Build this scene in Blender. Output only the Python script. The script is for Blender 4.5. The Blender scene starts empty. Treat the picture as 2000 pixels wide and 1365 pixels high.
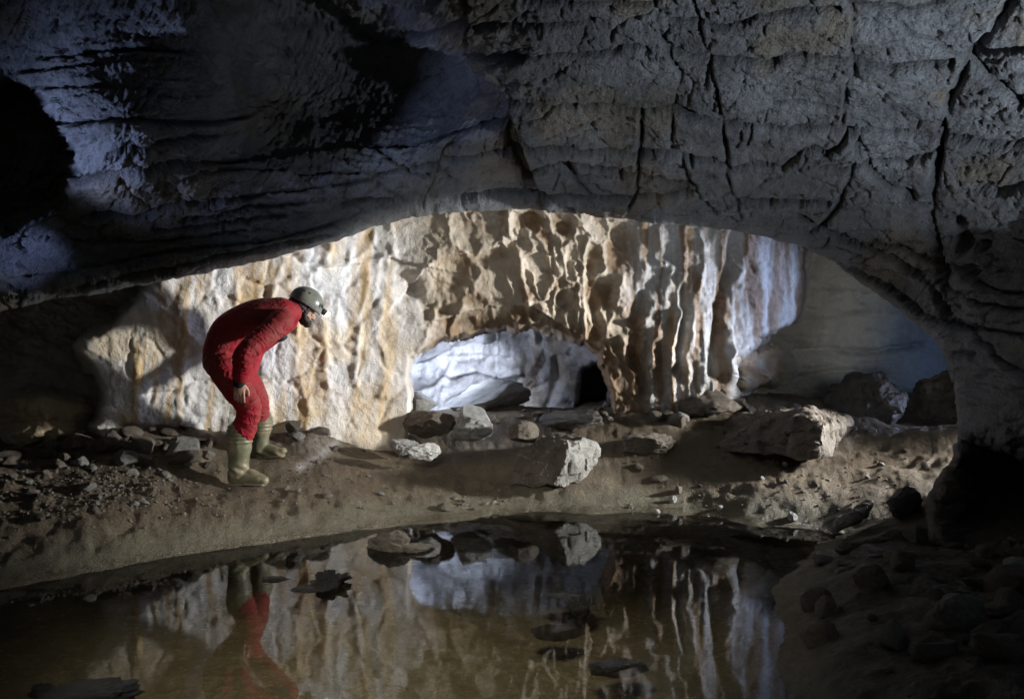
import bpy, bmesh, math, random
import numpy as np
from mathutils import Vector, Matrix, noise as mnoise

random.seed(7)
scene = bpy.context.scene
COL = scene.collection
HC, F, CX, CY = 1.2, 1500.0, 1000.0, 682.5      # camera height over the water, focal length and centre in photo pixels

def P(px, py, d):
    """point at depth d (metres) on the sight line of a photo pixel"""
    return Vector(((px-CX)/F*d, d, HC+(CY-py)/F*d))

# ------------------------------------------------------------------ noise (numpy)
_rng = np.random.RandomState(11)
_perm = np.concatenate([_rng.permutation(256)]*3)
_g3 = _rng.normal(size=(256, 3)); _g3 /= np.linalg.norm(_g3, axis=1)[:, None]
def perlin(x, y, z=0.0):
    x, y, z = np.broadcast_arrays(np.asarray(x, float), np.asarray(y, float), np.asarray(z, float))
    xi, yi, zi = np.floor(x).astype(int), np.floor(y).astype(int), np.floor(z).astype(int)
    xf, yf, zf = x-xi, y-yi, z-zi
    u, v, w = [t*t*t*(t*(t*6-15)+10) for t in (xf, yf, zf)]
    out = 0
    for dx in (0, 1):
        for dy in (0, 1):
            for dz in (0, 1):
                h = _perm[_perm[_perm[(xi+dx) & 255]+((yi+dy) & 255)]+((zi+dz) & 255)]
                g = _g3[h]
                dot = g[..., 0]*(xf-dx)+g[..., 1]*(yf-dy)+g[..., 2]*(zf-dz)
                out = out+dot*(u if dx else 1-u)*(v if dy else 1-v)*(w if dz else 1-w)
    return out*1.6
def fbm(x, y, z=0.0, octv=4, gain=.5):
    a, s, t = 1.0, 0, 0
    for o in range(octv):
        s = s+a*perlin(x*2**o+17.3*o, y*2**o-9.1*o, z*2**o+3.7*o); t += a; a *= gain
    return s/t
def ridged(x, y, z=0.0, octv=3):
    a, s, t = 1.0, 0, 0
    for o in range(octv):
        s = s+a*(1-np.abs(perlin(x*2**o+5.3*o, y*2**o+1.7*o, z*2**o))*1.6); t += a; a *= .5
    return s/t
def worley(x, y, seed=0):
    """returns F1, F2 of jittered cells"""
    xi, yi = np.floor(x).astype(int), np.floor(y).astype(int)
    f1 = np.full(x.shape, 9.0); f2 = np.full(x.shape, 9.0)
    for dx in (-1, 0, 1):
        for dy in (-1, 0, 1):
            h = _perm[_perm[(xi+dx+seed) & 255]+((yi+dy) & 255)]
            h2 = _perm[h+37]
            d = np.hypot(xi+dx+h/255.0-x, yi+dy+h2/255.0-y)
            n1 = np.minimum(f1, d)
            f2 = np.minimum(f2, np.maximum(f1, d)); f1 = n1
    return f1, f2
def sstep(a, b, x):
    t = np.clip((x-a)/(b-a), 0, 1); return t*t*(3-2*t)

# ------------------------------------------------------------------ polylines in photo pixels
def pdist(X, Y, poly, margin):
    """distance to a polyline, signed by side (+ = right of the travel direction on screen, i.e. below for left-to-right)"""
    poly = np.array(poly, float)
    D = np.full(X.shape, 1e6); S = np.zeros(X.shape)
    m = (X > poly[:, 0].min()-margin) & (X < poly[:, 0].max()+margin) & (Y > poly[:, 1].min()-margin) & (Y < poly[:, 1].max()+margin)
    if not m.any(): return D, S
    x, y = X[m], Y[m]; d = np.full(x.shape, 1e6); s = np.zeros(x.shape)
    for (ax, ay), (bx, by) in zip(poly[:-1], poly[1:]):
        vx, vy = bx-ax, by-ay; L = vx*vx+vy*vy+1e-9
        t = np.clip(((x-ax)*vx+(y-ay)*vy)/L, 0, 1)
        q = np.hypot(x-ax-t*vx, y-ay-t*vy)
        c = np.sign(vx*(y-ay)-vy*(x-ax))
        k = q < d
        d[k] = q[k]; s[k] = c[k]
    D[m] = d; S[m] = s
    return D, S
def inside(X, Y, poly):
    poly = np.array(poly, float); r = np.zeros(X.shape, bool)
    n = len(poly)
    for i in range(n):
        x1, y1 = poly[i]; x2, y2 = poly[(i+1) % n]
        c = ((y1 > Y) != (y2 > Y)) & (X < (x2-x1)*(Y-y1)/(y2-y1+1e-12)+x1)
        r ^= c
    return r
def sdf(X, Y, poly, margin=200):
    """negative inside"""
    D, _ = pdist(X, Y, list(poly)+[poly[0]], margin)
    D = np.minimum(D, margin)
    return np.where(inside(X, Y, poly), -D, D)
def tps(pts, vals, lam=1e-3):
    pts = np.array(pts, float); vals = np.array(vals, float); n = len(pts)
    def U(r2): return np.where(r2 > 1e-12, r2*np.log(r2+1e-12), 0)
    K = U(((pts[:, None]-pts[None])**2).sum(-1))+lam*np.eye(n)
    Pm = np.concatenate([np.ones((n, 1)), pts], 1)
    A = np.zeros((n+3, n+3)); A[:n, :n] = K; A[:n, n:] = Pm; A[n:, :n] = Pm.T
    w = np.linalg.solve(A, np.concatenate([vals, np.zeros(3)]))
    def f(X, Y):
        r = w[n]+w[n+1]*X+w[n+2]*Y
        for (a, b), c in zip(pts, w[:n]): r = r+c*U((X-a)**2+(Y-b)**2)
        return r
    return f

# ------------------------------------------------------------------ mesh helpers
def grid_mesh(name, V, keep=None, tint=None, flip=False, wet=None):
    """V: (rows, cols, 3)"""
    R, C_ = V.shape[:2]
    idx = np.arange(R*C_).reshape(R, C_)
    q = np.stack([idx[:-1, :-1], idx[:-1, 1:], idx[1:, 1:], idx[1:, :-1]], -1).reshape(-1, 4)
    if flip: q = q[:, ::-1]
    if keep is not None: q = q[keep.reshape(-1)]
    me = bpy.data.meshes.new(name)
    me.vertices.add(R*C_); me.vertices.foreach_set('co', V.reshape(-1).astype(np.float32))
    me.loops.add(q.size); me.loops.foreach_set('vertex_index', q.reshape(-1).astype(np.int32))
    me.polygons.add(len(q)); me.polygons.foreach_set('loop_start', np.arange(0, q.size, 4, dtype=np.int32))
    me.polygons.foreach_set('use_smooth', np.ones(len(q), bool))
    me.update(calc_edges=True)
    if tint is not None:
        a = me.color_attributes.new('tint', 'FLOAT_COLOR', 'POINT')
        t = np.concatenate([tint.reshape(-1, 3), (np.zeros((R*C_, 1)) if wet is None else wet.reshape(-1, 1))], 1)
        a.data.foreach_set('color', t.reshape(-1).astype(np.float32))
    return me
def grid_normals(V):
    du = np.gradient(V, axis=1); dv = np.gradient(V, axis=0)
    n = np.cross(du, dv); n /= np.linalg.norm(n, axis=-1)[..., None]+1e-12
    return n
def link(name, me, mat, parent=None):
    o = bpy.data.objects.new(name, me); COL.objects.link(o)
    if mat: o.data.materials.append(mat)
    if parent: o.parent = parent
    return o
def tag(o, label=None, cat=None, group=None, kind=None):
    if label: o['label'] = label
    if cat: o['category'] = cat
    if group: o['group'] = group
    if kind: o['kind'] = kind
    return o

# ------------------------------------------------------------------ materials
def new_mat(name):
    m = bpy.data.materials.new(name); m.use_nodes = True
    nt = m.node_tree; b = nt.nodes['Principled BSDF']
    return m, nt, b
def N(nt, t, **kw):
    n = nt.nodes.new(t)
    for k, v in kw.items():
        if k in n.inputs: n.inputs[k].default_value = v
        else: setattr(n, k, v)
    return n
def ramp(nt, stops, src):
    r = nt.nodes.new('ShaderNodeValToRGB'); e = r.color_ramp.elements
    while len(e) < len(stops): e.new(.5)
    for i, (p, c) in enumerate(stops):
        e[i].position = p; e[i].color = (*c, 1) if len(c) == 3 else c
    nt.links.new(src, r.inputs[0]); return r
def mixc(nt, f, a, b, mode='MIX'):
    m = nt.nodes.new('ShaderNodeMix'); m.data_type = 'RGBA'; m.blend_type = mode
    for s, i in ((f, 0), (a, 6), (b, 7)):
        if hasattr(s, 'links'): nt.links.new(s, m.inputs[i])
        else: m.inputs[i].default_value = s if i == 0 else (*s, 1)
    return m.outputs[2]
def rock_mat(name, colA, colB, colC=None, attr=False, scale=1.0, bump=.6, fine=1.0, pits=.5, rough=(.55, .9), spec=.4, speck=.35, dist=.02, vstretch=1.0, lump=1.6):
    m, nt, b = new_mat(name); L = nt.links.new
    co = N(nt, 'ShaderNodeTexCoord').outputs['Object']
    mp = N(nt, 'ShaderNodeMapping'); L(co, mp.inputs[0]); mp.inputs['Scale'].default_value = (1, 1, vstretch)
    co2 = mp.outputs[0]
    n1 = N(nt, 'ShaderNodeTexNoise', Scale=2.3*scale, Detail=9.0, Roughness=.62, Distortion=.4); L(co2, n1.inputs['Vector'])
    n2 = N(nt, 'ShaderNodeTexNoise', Scale=16*scale, Detail=7.0, Roughness=.68); L(co2, n2.inputs['Vector'])
    n3 = N(nt, 'ShaderNodeTexNoise', Scale=75*scale*fine, Detail=4.0, Roughness=.7); L(co, n3.inputs['Vector'])
    vo = N(nt, 'ShaderNodeTexVoronoi', Scale=34*scale*fine); L(co, vo.inputs['Vector'])
    r1 = ramp(nt, [(.33, colA), (.62, colB)], n1.outputs[0])
    c = r1.outputs[0]
    if attr:
        at = N(nt, 'ShaderNodeVertexColor', layer_name='tint')
        c = mixc(nt, 1.0, at.outputs[0], c, 'MULTIPLY')
    if colC:
        r2 = ramp(nt, [(.55, (0, 0, 0)), (.72, (1, 1, 1))], n2.outputs[0])
        c = mixc(nt, r2.outputs[0], c, colC)
    r3 = ramp(nt, [(.3, (1-speck,)*3), (.68, (1+speck*.6,)*3)], n3.outputs[0])
    c = mixc(nt, 1.0, c, r3.outputs[0], 'MULTIPLY')
    r4 = ramp(nt, [(.3, (1-speck*.7,)*3), (.65, (1.15,)*3)], n2.outputs[0])
    c = mixc(nt, 1.0, c, r4.outputs[0], 'MULTIPLY')
    L(c, b.inputs['Base Color'])
    rr = ramp(nt, [(.35, (rough[0],)*3), (.65, (rough[1],)*3)], n2.outputs[0]); L(rr.outputs[0], b.inputs['Roughness'])
    if attr:
        k1 = nt.nodes.new('ShaderNodeMath'); k1.operation = 'MULTIPLY_ADD'; L(at.outputs['Alpha'], k1.inputs[0]); k1.inputs[1].default_value = -.72; k1.inputs[2].default_value = 1
        k2 = nt.nodes.new('ShaderNodeMath'); k2.operation = 'MULTIPLY'; L(rr.outputs[0], k2.inputs[0]); L(k1.outputs[0], k2.inputs[1]); L(k2.outputs[0], b.inputs['Roughness'])
    b.inputs['Specular IOR Level'].default_value = spec
    # bump
    def mth(op, x, y):
        k = nt.nodes.new('ShaderNodeMath'); k.operation = op
        for i, s in enumerate((x, y)):
            if hasattr(s, 'links'): L(s, k.inputs[i])
            else: k.inputs[i].default_value = s
        return k.outputs[0]
    pv = ramp(nt, [(.0, (0, 0, 0)), (.45, (1, 1, 1))], vo.outputs['Distance'])
    h = mth('ADD', mth('MULTIPLY', n2.outputs[0], lump), mth('MULTIPLY', n3.outputs[0], .8))
    h = mth('ADD', h, mth('MULTIPLY', pv.outputs[0], pits*.5))
    bp = N(nt, 'ShaderNodeBump', Strength=bump, Distance=dist); L(h, bp.inputs['Height']); L(bp.outputs[0], b.inputs['Normal'])
    return m
def plain_mat(name, col, rough=.6, spec=.5, var=.25, scale=25, bump=.0, metal=0.0, dirt=None, dscale=5, damt=.6, dist=.004):
    m, nt, b = new_mat(name); L = nt.links.new
    co = N(nt, 'ShaderNodeTexCoord').outputs['Object']
    n1 = N(nt, 'ShaderNodeTexNoise', Scale=scale, Detail=6.0, Roughness=.6); L(co, n1.inputs['Vector'])
    r = ramp(nt, [(.3, tuple(x*(1-var) for x in col)), (.7, tuple(min(1, x*(1+var)) for x in col))], n1.outputs[0])
    c = r.outputs[0]
    if dirt:
        n2 = N(nt, 'ShaderNodeTexNoise', Scale=dscale, Detail=5.0, Roughness=.65); L(co, n2.inputs['Vector'])
        f = ramp(nt, [(.42, (0, 0, 0)), (.68, (damt,)*3)], n2.outputs[0])
        c = mixc(nt, f.outputs[0], c, dirt)
    L(c, b.inputs['Base Color'])
    b.inputs['Roughness'].default_value = rough; b.inputs['Specular IOR Level'].default_value = spec; b.inputs['Metallic'].default_value = metal
    if bump:
        bp = N(nt, 'ShaderNodeBump', Strength=bump, Distance=dist); L(n1.outputs[0], bp.inputs['Height']); L(bp.outputs[0], b.inputs['Normal'])
    return m

M_CEIL = rock_mat('limestone_roof', (.13, .135, .14), (.25, .255, .26), (.10, .098, .09), attr=True, scale=1.0, bump=.75, fine=1.25, pits=.6, rough=(.42, .8), spec=.45, speck=.4, dist=.04, lump=.7)
M_WALL = rock_mat('calcite_wall', (.8, .78, .74), (1, 1, 1), None, attr=True, scale=1.2, bump=.55, fine=1.3, pits=.6, rough=(.38, .75), spec=.45, speck=.16, dist=.022)
M_CHAM = rock_mat('pale_limestone', (.30, .295, .29), (.60, .59, .575), (.33, .30, .26), attr=True, scale=1.6, bump=.6, fine=.8, pits=.3, rough=(.35, .7), spec=.45, speck=.25, dist=.03)
M_FLOOR = rock_mat('cave_mud', (.8, .78, .75), (1.1, 1.08, 1.05), None, attr=True, scale=1.6, bump=.8, fine=1.0, pits=.5, rough=(.45, .85), spec=.4, speck=.3, dist=.018)
M_STONE = rock_mat('brown_stone', (.11, .092, .074), (.19, .163, .13), (.11, .085, .06), scale=2.5, bump=.7, pits=.4, speck=.3, dist=.012)
M_GREY = rock_mat('grey_stone', (.23, .23, .22), (.38, .38, .36), None, scale=2.0, bump=.6, pits=.3, speck=.25, dist=.012)
M_BLOCK = rock_mat('muddy_grey_stone', (.13, .125, .11), (.27, .27, .25), (.10, .085, .065), scale=2.2, bump=.7, pits=.3, speck=.3, dist=.012)
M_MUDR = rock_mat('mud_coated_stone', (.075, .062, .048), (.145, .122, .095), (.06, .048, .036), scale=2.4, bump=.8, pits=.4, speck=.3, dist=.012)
M_PALE = rock_mat('pale_stone', (.4, .4, .39), (.58, .57, .55), None, scale=2.0, bump=.5, pits=.2, speck=.2, dist=.012)
M_DARK = rock_mat('dark_stone', (.06, .052, .045), (.12, .105, .09), None, scale=2.2, bump=.7, pits=.3, rough=(.3, .6), spec=.5, dist=.012)
M_WET = rock_mat('wet_stone', (.018, .017, .016), (.036, .033, .029), None, scale=3.0, bump=.9, pits=.4, rough=(.08, .25), spec=.7, dist=.012)

# ------------------------------------------------------------------ CAVE ROOF
rim = [(-300,640,5.3),(0,603,5.3),(150,578,5.28),(330,545,5.3),(500,512,5.35),(640,478,5.48),(760,434,5.75),(870,418,6.0),(990,410,6.1),(1100,414,6.1),
       (1250,432,6.1),(1400,446,6.0),(1470,455,5.9),(1540,473,5.8),(1620,505,5.7),(1700,565,5.6),(1760,610,5.5),(1815,650,5.4),(1848,695,5.3),(1862,740,5.2),
       (1868,800,5.1),(1872,860,5.0),(1852,905,4.95),(1815,960,4.8),(1803,1010,4.5),(1818,1060,4.3),(1850,1095,4.2),(1890,1150,4.0),(1940,1230,3.7)]
rim = np.array(rim)
seg = np.hypot(np.diff(rim[:, 0]), np.diff(rim[:, 1])); arc = np.concatenate([[0], np.cumsum(seg)])
a_fan = arc[13]
S = np.concatenate([np.linspace(0, a_fan, 780, endpoint=False), np.linspace(a_fan, arc[-1], 520)])
rx, ry, rd = [np.interp(S, arc, rim[:, k]) for k in range(3)]
def smooth1(a, k):
    ker = np.ones(k)/k; p = np.pad(a, k//2, mode='edge'); return np.convolve(p, ker, 'valid')[:len(a)]
rx, ry, rd = smooth1(rx, 25), smooth1(ry, 25), smooth1(rd, 41)
jit = fbm(S/38.0, S*0+.5, 0, 4)
ry = ry+jit*7; rx = rx+np.where(S > a_fan, fbm(S/45., S*0+7.5, 0, 4)*9, 0)
# outer edge of the sheet
oa = [0, a_fan, arc[17], arc[21], arc[-1]]
ox = np.where(S <= a_fan, rx, np.interp(S, oa, [0, 1540, 2350, 2350, 2350]))
oy = np.interp(S, oa, [-250, -250, -250, 860, 1300])
NT = 270
T = np.linspace(0, 1, NT)**1.0
X = rx[None]+(ox-rx)[None]*T[:, None]; Y = ry[None]+(oy-ry)[None]*T[:, None]
ctrl = [(-300,0,3.5),(0,0,3.6),(300,0,3.6),(600,0,3.65),(900,0,3.4),(1200,0,3.3),(1600,0,3.1),(2000,0,2.9),(2350,0,2.5),
        (-300,-250,3.0),(0,-250,3.0),(600,-250,3.05),(1200,-250,2.85),(2000,-250,2.5),(2350,-250,2.2),
        (-300,250,4.0),(60,130,3.9),(250,120,3.85),(250,230,4.0),(600,200,4.5),(800,200,4.45),(1000,200,4.0),(1300,200,3.9),(1600,200,3.7),(1850,200,3.55),(2000,200,3.3),
        (250,350,4.4),(500,350,4.65),(800,350,4.95),(1000,350,4.85),(1300,350,4.7),(1600,350,4.5),(1800,350,4.2),(2000,350,3.7),
        (-300,450,4.3),(100,470,4.85),(300,470,4.9),(1650,450,4.95),(1800,450,4.6),(2000,450,4.0),(1900,600,4.55),(2000,600,4.05),(2200,600,3.3),(2350,600,3.0),
        (1925,750,4.5),(2000,750,4.1),(2350,800,2.9),(1950,830,4.3),(2050,830,3.9),(1930,900,4.85),(2000,900,4.5),(2100,930,3.9),(1900,1050,4.35),(2000,1050,3.9),(2350,1100,2.9),(2000,1200,3.5),(2350,1300,2.6)]
fd = tps([(a/1000, b/1000) for a, b, c in ctrl]+[(a/1000, b/1000) for a, b, c in rim[::2]], [c for *_, c in ctrl]+[c-.25 for c in rim[::2, 2]], 2e-3)
D = fd(X/1000, Y/1000)
dr = np.hypot(X-rx[None], Y-ry[None])                  # distance from the lip in pixels
w = np.exp(-dr/60.0)
q = np.clip(dr/38.0, 0, 1)
lipw = .2+.4*sstep(780, 560, X); D = D*(1-w)+(rd[None]-lipw)*w + lipw*(1-np.sqrt(1-(1-q)**2))
# hollow and void
D += 1.5*np.exp(-(((X-540)/np.where(X > 540, 300, 95))**2+((Y-170)/np.where(Y > 170, 125, 170))**2))
void = [(-420,120),(0,140),(22,132),(70,172),(128,238),(146,300),(150,342),(134,384),(128,402),(60,436),(-20,470),(-420,520)]
wx = X+7*fbm(X/22, Y/22, 1.5, 3); wy = Y+7*fbm(X/22, Y/22, 8.5, 3)
sv = sdf(wx, wy, void)
D += 1.0*sstep(6, -24, sv)
D += -.42*np.exp(-(((X-230)/150)**2+((Y-270)/140)**2))
hol = sdf(wx, wy, [(1885,862),(1930,835),(2010,860),(2120,900),(2120,1040),(2020,1075),(1960,1050),(1935,1068),(1895,1062),(1880,980)])
D += .42*sstep(14, -60, hol+26*fbm(X/40, Y/40, 83.3, 4))
base = np.stack([(X-CX)/F*D, D, HC+(CY-Y)/F*D], -1)
Nn = grid_normals(base)
if Nn[100, 600, 1] > 0: Nn = -Nn                          # towards the viewer
h = np.zeros(X.shape); seam = np.zeros(X.shape)
h += .07*fbm(X/230, Y/150, .3, 4)+.028*fbm(X/70, Y/45, 2.3, 4)
f1, f2 = worley((X+25*fbm(X/50, Y/50, 1.3, 3)+.3*Y)/150, (Y+12*fbm(X/60, Y/40, 8.8, 3))/58, 31)
h += .014*sstep(0, .07, f2-f1)-.015*f1
h += .016*fbm(X/14, Y/10, 4.3, 4)
rg = sstep(1030, 860, X)*sstep(420, 330, Y)
h += rg*(.055*fbm(X/42, Y/26, 14.3, 5)+.026*(ridged((X+.55*Y)/16, (Y-.3*X)/60, 4.9, 3)-.5))
# bedding: (poly, groove width px, groove depth m, step m)
hb = [([(1300,44),(1416,49),(1455,40),(1483,30),(1637,23)],4,.05,.02),
 ([(1307,105),(1353,114),(1441,123),(1500,130),(1536,118),(1599,116),(1666,120),(1740,125),(1768,121),(1862,112)],4.5,.06,.03),
 ([(1300,225),(1332,232),(1409,241),(1469,244),(1539,253),(1602,250),(1669,262),(1757,265),(1827,272),(1898,271),(2000,292),(2200,320)],5,.07,.035),
 ([(1511,207),(1567,211),(1634,218)],3,.04,.02),
 ([(1669,14),(1775,14),(1838,5)],4,.04,.02),
 ([(1771,56),(1810,70),(1862,95),(1894,106)],4,.05,.02),([(1736,21),(1771,53),(1750,70),(1697,74)],3,.03,.01),
 ([(1300,306),(1381,309),(1427,323),(1469,318),(1532,323),(1567,295),(1592,292),(1616,299),(1630,292),(1655,267)],4,.05,.035),
 ([(1592,318),(1634,323),(1704,320),(1768,323),(1827,299)],4,.05,.03),
 ([(1444,390),(1497,388),(1546,387),(1599,390),(1623,394)],4,.05,.035),
 ([(1908,366),(1968,367),(2000,359),(2200,350)],5,.06,.02),
 ([(981,199),(1030,207),(1072,207),(1177,211),(1227,220),(1283,223),(1350,232)],4.5,.06,.03),
 ([(794,63),(861,58),(910,56)],4,.05,.03),([(928,54),(1002,51),(1072,51),(1156,46)],4,.05,.02),
 ([(910,109),(1002,109),(1072,109),(1142,114),(1199,116),(1216,105),(1265,104)],4,.05,.025),
 ([(1019,7),(1107,7),(1276,11)],4,.05,.02),
 ([(650,288),(720,283),(791,281),(847,271),(882,269),(931,271),(966,278),(1016,281),(1030,295),(1082,297),(1142,301),(1195,306),(1241,311),(1300,308),(1350,309)],4.5,.06,.04),
 ([(650,362),(720,352),(798,336),(861,330),(914,332),(995,334),(1030,339),(1072,329),(1100,322),(1149,330),(1206,343),(1248,346),(1300,355),(1350,369)],4,.05,.03),
 ([(671,401),(720,390),(766,392)],4,.05,.03),([(879,401),(949,397),(1037,397),(1100,388),(1177,390),(1220,387),(1248,387),(1300,383),(1350,381)],4,.05,.035),
 ([(141,243),(211,234),(299,239),(330,243),(376,246),(422,239),(470,230)],4.5,.06,.05),
 ([(211,302),(274,299),(316,285),(373,272),(422,265)],4,.05,.04),
 ([(155,348),(218,341),(292,332),(373,330),(422,323),(492,309),(548,306),(650,290)],5,.07,.06),
 ([(373,352),(457,330),(527,334),(598,339),(700,337)],4,.05,.04),
 ([(176,427),(267,422),(334,404),(404,406),(492,390),(527,373),(598,369)],4,.05,.04),
 ([(362,432),(432,429),(492,408),(598,396)],4,.05,.04),([(300,450),(369,446),(457,436),(560,420)],4,.04,.03),
 ([(74,114),(148,112),(197,102),(271,98),(380,104)],3.5,.04,.03),([(20,141),(141,134),(281,125)],3.5,.04,.03),([(70,172),(211,172),(300,178)],3.5,.04,.02),
 ([(1640,520),(1730,560),(1800,612),(1880,640),(2000,655)],4,.04,.04),([(1700,480),(1790,500),(1840,520),(1920,560),(2000,575)],4,.05,.04),
 ([(1830,555),(1900,590),(2000,605)],4,.05,.03),([(1880,640),(1960,690),(2000,720)],4,.04,.03),([(1560,420),(1650,470),(1740,505),(1820,560),(1850,620)],4,.05,.04),
 ([(60,540),(200,520),(350,490),(520,470),(650,440)],4,.04,.04),([(90,470),(220,470),(330,470),(480,452)],3,.03,.02),([(150,560),(300,525),(470,495),(640,460)],3,.03,.03)]
vc = [([(1353,0),(1363,39),(1384,116),(1398,165),(1409,225),(1423,302),(1421,330),(1437,387),(1448,422)],4,.06,-.015),
 ([(1659,0),(1667,28),(1659,95),(1669,127),(1669,148),(1652,165),(1652,200),(1643,246)],5,.07,.02),
 ([(1979,0),(1943,46),(1898,102),(1877,148),(1852,200),(1838,246),(1834,299),(1824,352),(1813,422),(1824,480),(1840,560)],8,.12,.04),
 ([(1898,120),(1933,151),(2000,197)],6,.08,.03),([(1898,109),(1940,102),(2000,88)],5,.06,.02),
 ([(1676,271),(1673,302),(1662,316),(1662,337),(1645,373),(1637,401),(1606,443),(1581,450)],6,.08,.04),
 ([(1690,323),(1722,355),(1757,390),(1806,410)],4,.05,.04),([(1335,313),(1349,352),(1370,383),(1405,418),(1441,432)],4,.05,-.03),
 ([(910,0),(914,49),(907,105),(901,127)],5,.07,-.03),([(763,7),(780,46),(791,77)],4,.05,-.02),
 ([(1279,7),(1279,42),(1293,88),(1311,116),(1329,158),(1318,197),(1313,232),(1311,281)],4.5,.06,.02),
 ([(1279,21),(1230,42),(1199,63),(1191,91)],4,.06,.02),([(1016,225),(1014,253),(1016,281)],4,.06,.02),
 ([(1251,225),(1251,267),(1244,309),(1244,348),(1241,380),(1227,408)],5,.08,.03),
 ([(984,288),(988,323),(1023,359),(1030,369),(1072,394),(1086,404),(1118,411)],4.5,.05,.04),
 ([(868,292),(857,327),(847,352),(840,383),(826,411)],4,.05,.03),([(1100,330),(1120,350),(1160,390)],3,.03,.02),
 ([(735,290),(780,330),(800,345),(845,350)],3,.03,.02),([(330,243),(350,272),(380,330)],3,.03,.02),([(380,246),(400,275)],3,.02,.01),
 ([(360,180),(330,215),(322,240)],4,.04,.02),([(1469,247),(1458,281)],4,.05,.02),([(1500,210),(1492,238)],3,.04,.01),([(1080,210),(1050,232),(1020,240)],4,.05,.02),
 ([(1161,232),(1130,248),(1060,275),(1030,280)],4,.05,.02)]
wx = X+4*fbm(X/16, Y/16, 3.1, 3); wy = Y+4*fbm(X/16, Y/16, 6.7, 3)
mod = .62+1.25*fbm(X/42, Y/42, 9.1, 3)
for poly, gw, gd, st in hb+vc:
    d_, s_ = pdist(wx, wy, poly, 90)
    gd = gd*(1.05 if st >= .018 and poly[0][0] < poly[-1][0]-40 else .8); gw = gw*(.95 if abs(poly[0][0]-poly[-1][0]) > 60 else .72)
    ish = abs(poly[0][0]-poly[-1][0]) > 1.2*abs(poly[0][1]-poly[-1][1]); gd = gd*(1.35 if ish else 1)
    h -= gd*np.clip(mod, .5 if ish else .06, 1.3)*np.exp(-(d_/gw)**2)
    seam = np.maximum(seam, np.clip(mod*1.2, .75 if ish else .3, 1)*np.exp(-(d_/(gw*.9))**2))
    h += st*.5*s_*np.exp(-d_/28.0)*(d_ < 90)
f1, f2 = worley((X+18*fbm(X/34, Y/34, 2.6, 3)+.35*Y)/118, (Y+9*fbm(X/30, Y/26, 6.9, 3)-.05*X)/36, 57)
thin = sstep(.075, .0, f2-f1)*sstep(-.12, .2, fbm(X/70, Y/45, 33.3, 3))*sstep(.35, .75, np.clip(Y/500, 0, 1)*0+1)
h -= .022*thin; seam = np.maximum(seam, .55*thin)
f1, f2 = worley((X+14*fbm(X/26, Y/26, 3.6, 3)-.5*Y)/46, (Y+9*fbm(X/22, Y/22, 5.9, 3))/24, 71)
thin = sstep(.07, .0, f2-f1)*sstep(.05, .35, fbm(X/60, Y/50, 37.3, 3))
h -= .010*thin; seam = np.maximum(seam, .4*thin)
# the large step that shades the hollow on its left
B1 = [(600,-60),(650,14),(692,32),(727,55),(763,74),(805,91),(847,113),(900,128),(924,144),(959,172),(981,197),(1000,240),(1016,281)]
d_, s_ = pdist(wx, wy, B1, 260)
h -= .24*sstep(0, 9, d_)*np.exp(-np.maximum(d_-9, 0)/110.)*(s_ > 0)*(d_ < 260)
h -= .05*np.exp(-(d_/6)**2)
rw = sstep(1700, 1850, X)*sstep(420, 560, Y)
h += rw*(.06*(ridged(X/260, (Y-.35*X)/46, 19.3, 3)-.5)+.03*fbm(X/40, Y/24, 23.3, 4))
# pits on the left hump and at the lower right
f1, f2 = worley(X/9, Y/6, 3)
h -= .018*sstep(.45, .1, f1)*sstep(0, .3, fbm(X/60, Y/40, 5.5, 2)+.15)*np.exp(-(((X-230)/170)**2+((Y-220)/110)**2)*.8)
for cx, cy, a, b in [(1880,480,14,22),(1925,478,12,9),(1895,530,20,12),(1870,440,14,12),(1105,335,18,10),(1765,385,20,12),(1900,690,16,8),(1960,370,22,6)]:
    h -= .09*np.exp(-(((wx-cx)/a)**2+((wy-cy)/b)**2)**2)
h *= np.clip(.3+dr/25.0, 0, 1)
Vc = base+Nn*h[..., None]
# the sheet turns over the lip and runs up and back behind it
NB = 36
tb = np.linspace(0, 1, NB)[1:]
bx = np.where(S <= a_fan, 0, 1.0)
back = []
for t in tb[::-1]:
    px = rx+(ox-rx)*.5*t**1.6; py = ry+(oy-ry)*.5*t**1.6
    thick = np.where(S <= a_fan, .55, .55-.4*sstep(a_fan, arc[15], S)); dd = Vc[0, :, 1]+thick*np.sqrt(t)+.1*t
    px = px+fbm(S/40, S*0+t*6, 1.0, 3)*10*t; py = py+fbm(S/40, S*0+t*6, 5.0, 3)*10*t
    back.append(np.stack([(px-CX)/F*dd, dd, HC+(CY-py)/F*dd], -1))
Vall = np.concatenate([np.array(back), Vc], 0)
tn = fbm(X/120, Y/90, 12.1, 3)
tint = np.ones(X.shape+(3,))
warm = sstep(.05, .45, fbm(X/160, Y/110, 21.5, 3))
tint *= (1-warm[..., None])*np.array([.92, .98, 1.08])+warm[..., None]*np.array([1.08, .98, .84])
tint *= (.85+.35*sstep(-.4, .4, tn))[..., None]
och = np.exp(-(((X-1840)/22)**2+((Y-185)/18)**2)*1.2)*sstep(-.1, .2, fbm(X/12, Y/12, 2.2, 3))
tint = tint*(1-och[..., None])+och[..., None]*np.array([1.5, 1.1, .6])
tint = tint*(1-.78*seam[..., None])  # crack lines darkened: seam clay, also painted for shade the lamps miss
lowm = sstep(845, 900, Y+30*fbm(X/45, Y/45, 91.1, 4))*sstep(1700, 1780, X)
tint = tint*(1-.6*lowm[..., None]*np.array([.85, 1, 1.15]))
tint_all = np.concatenate([np.repeat(tint[:1], NB-1, 0), tint], 0)
me = grid_mesh('cave_roof', Vall, tint=tint_all)
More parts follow.
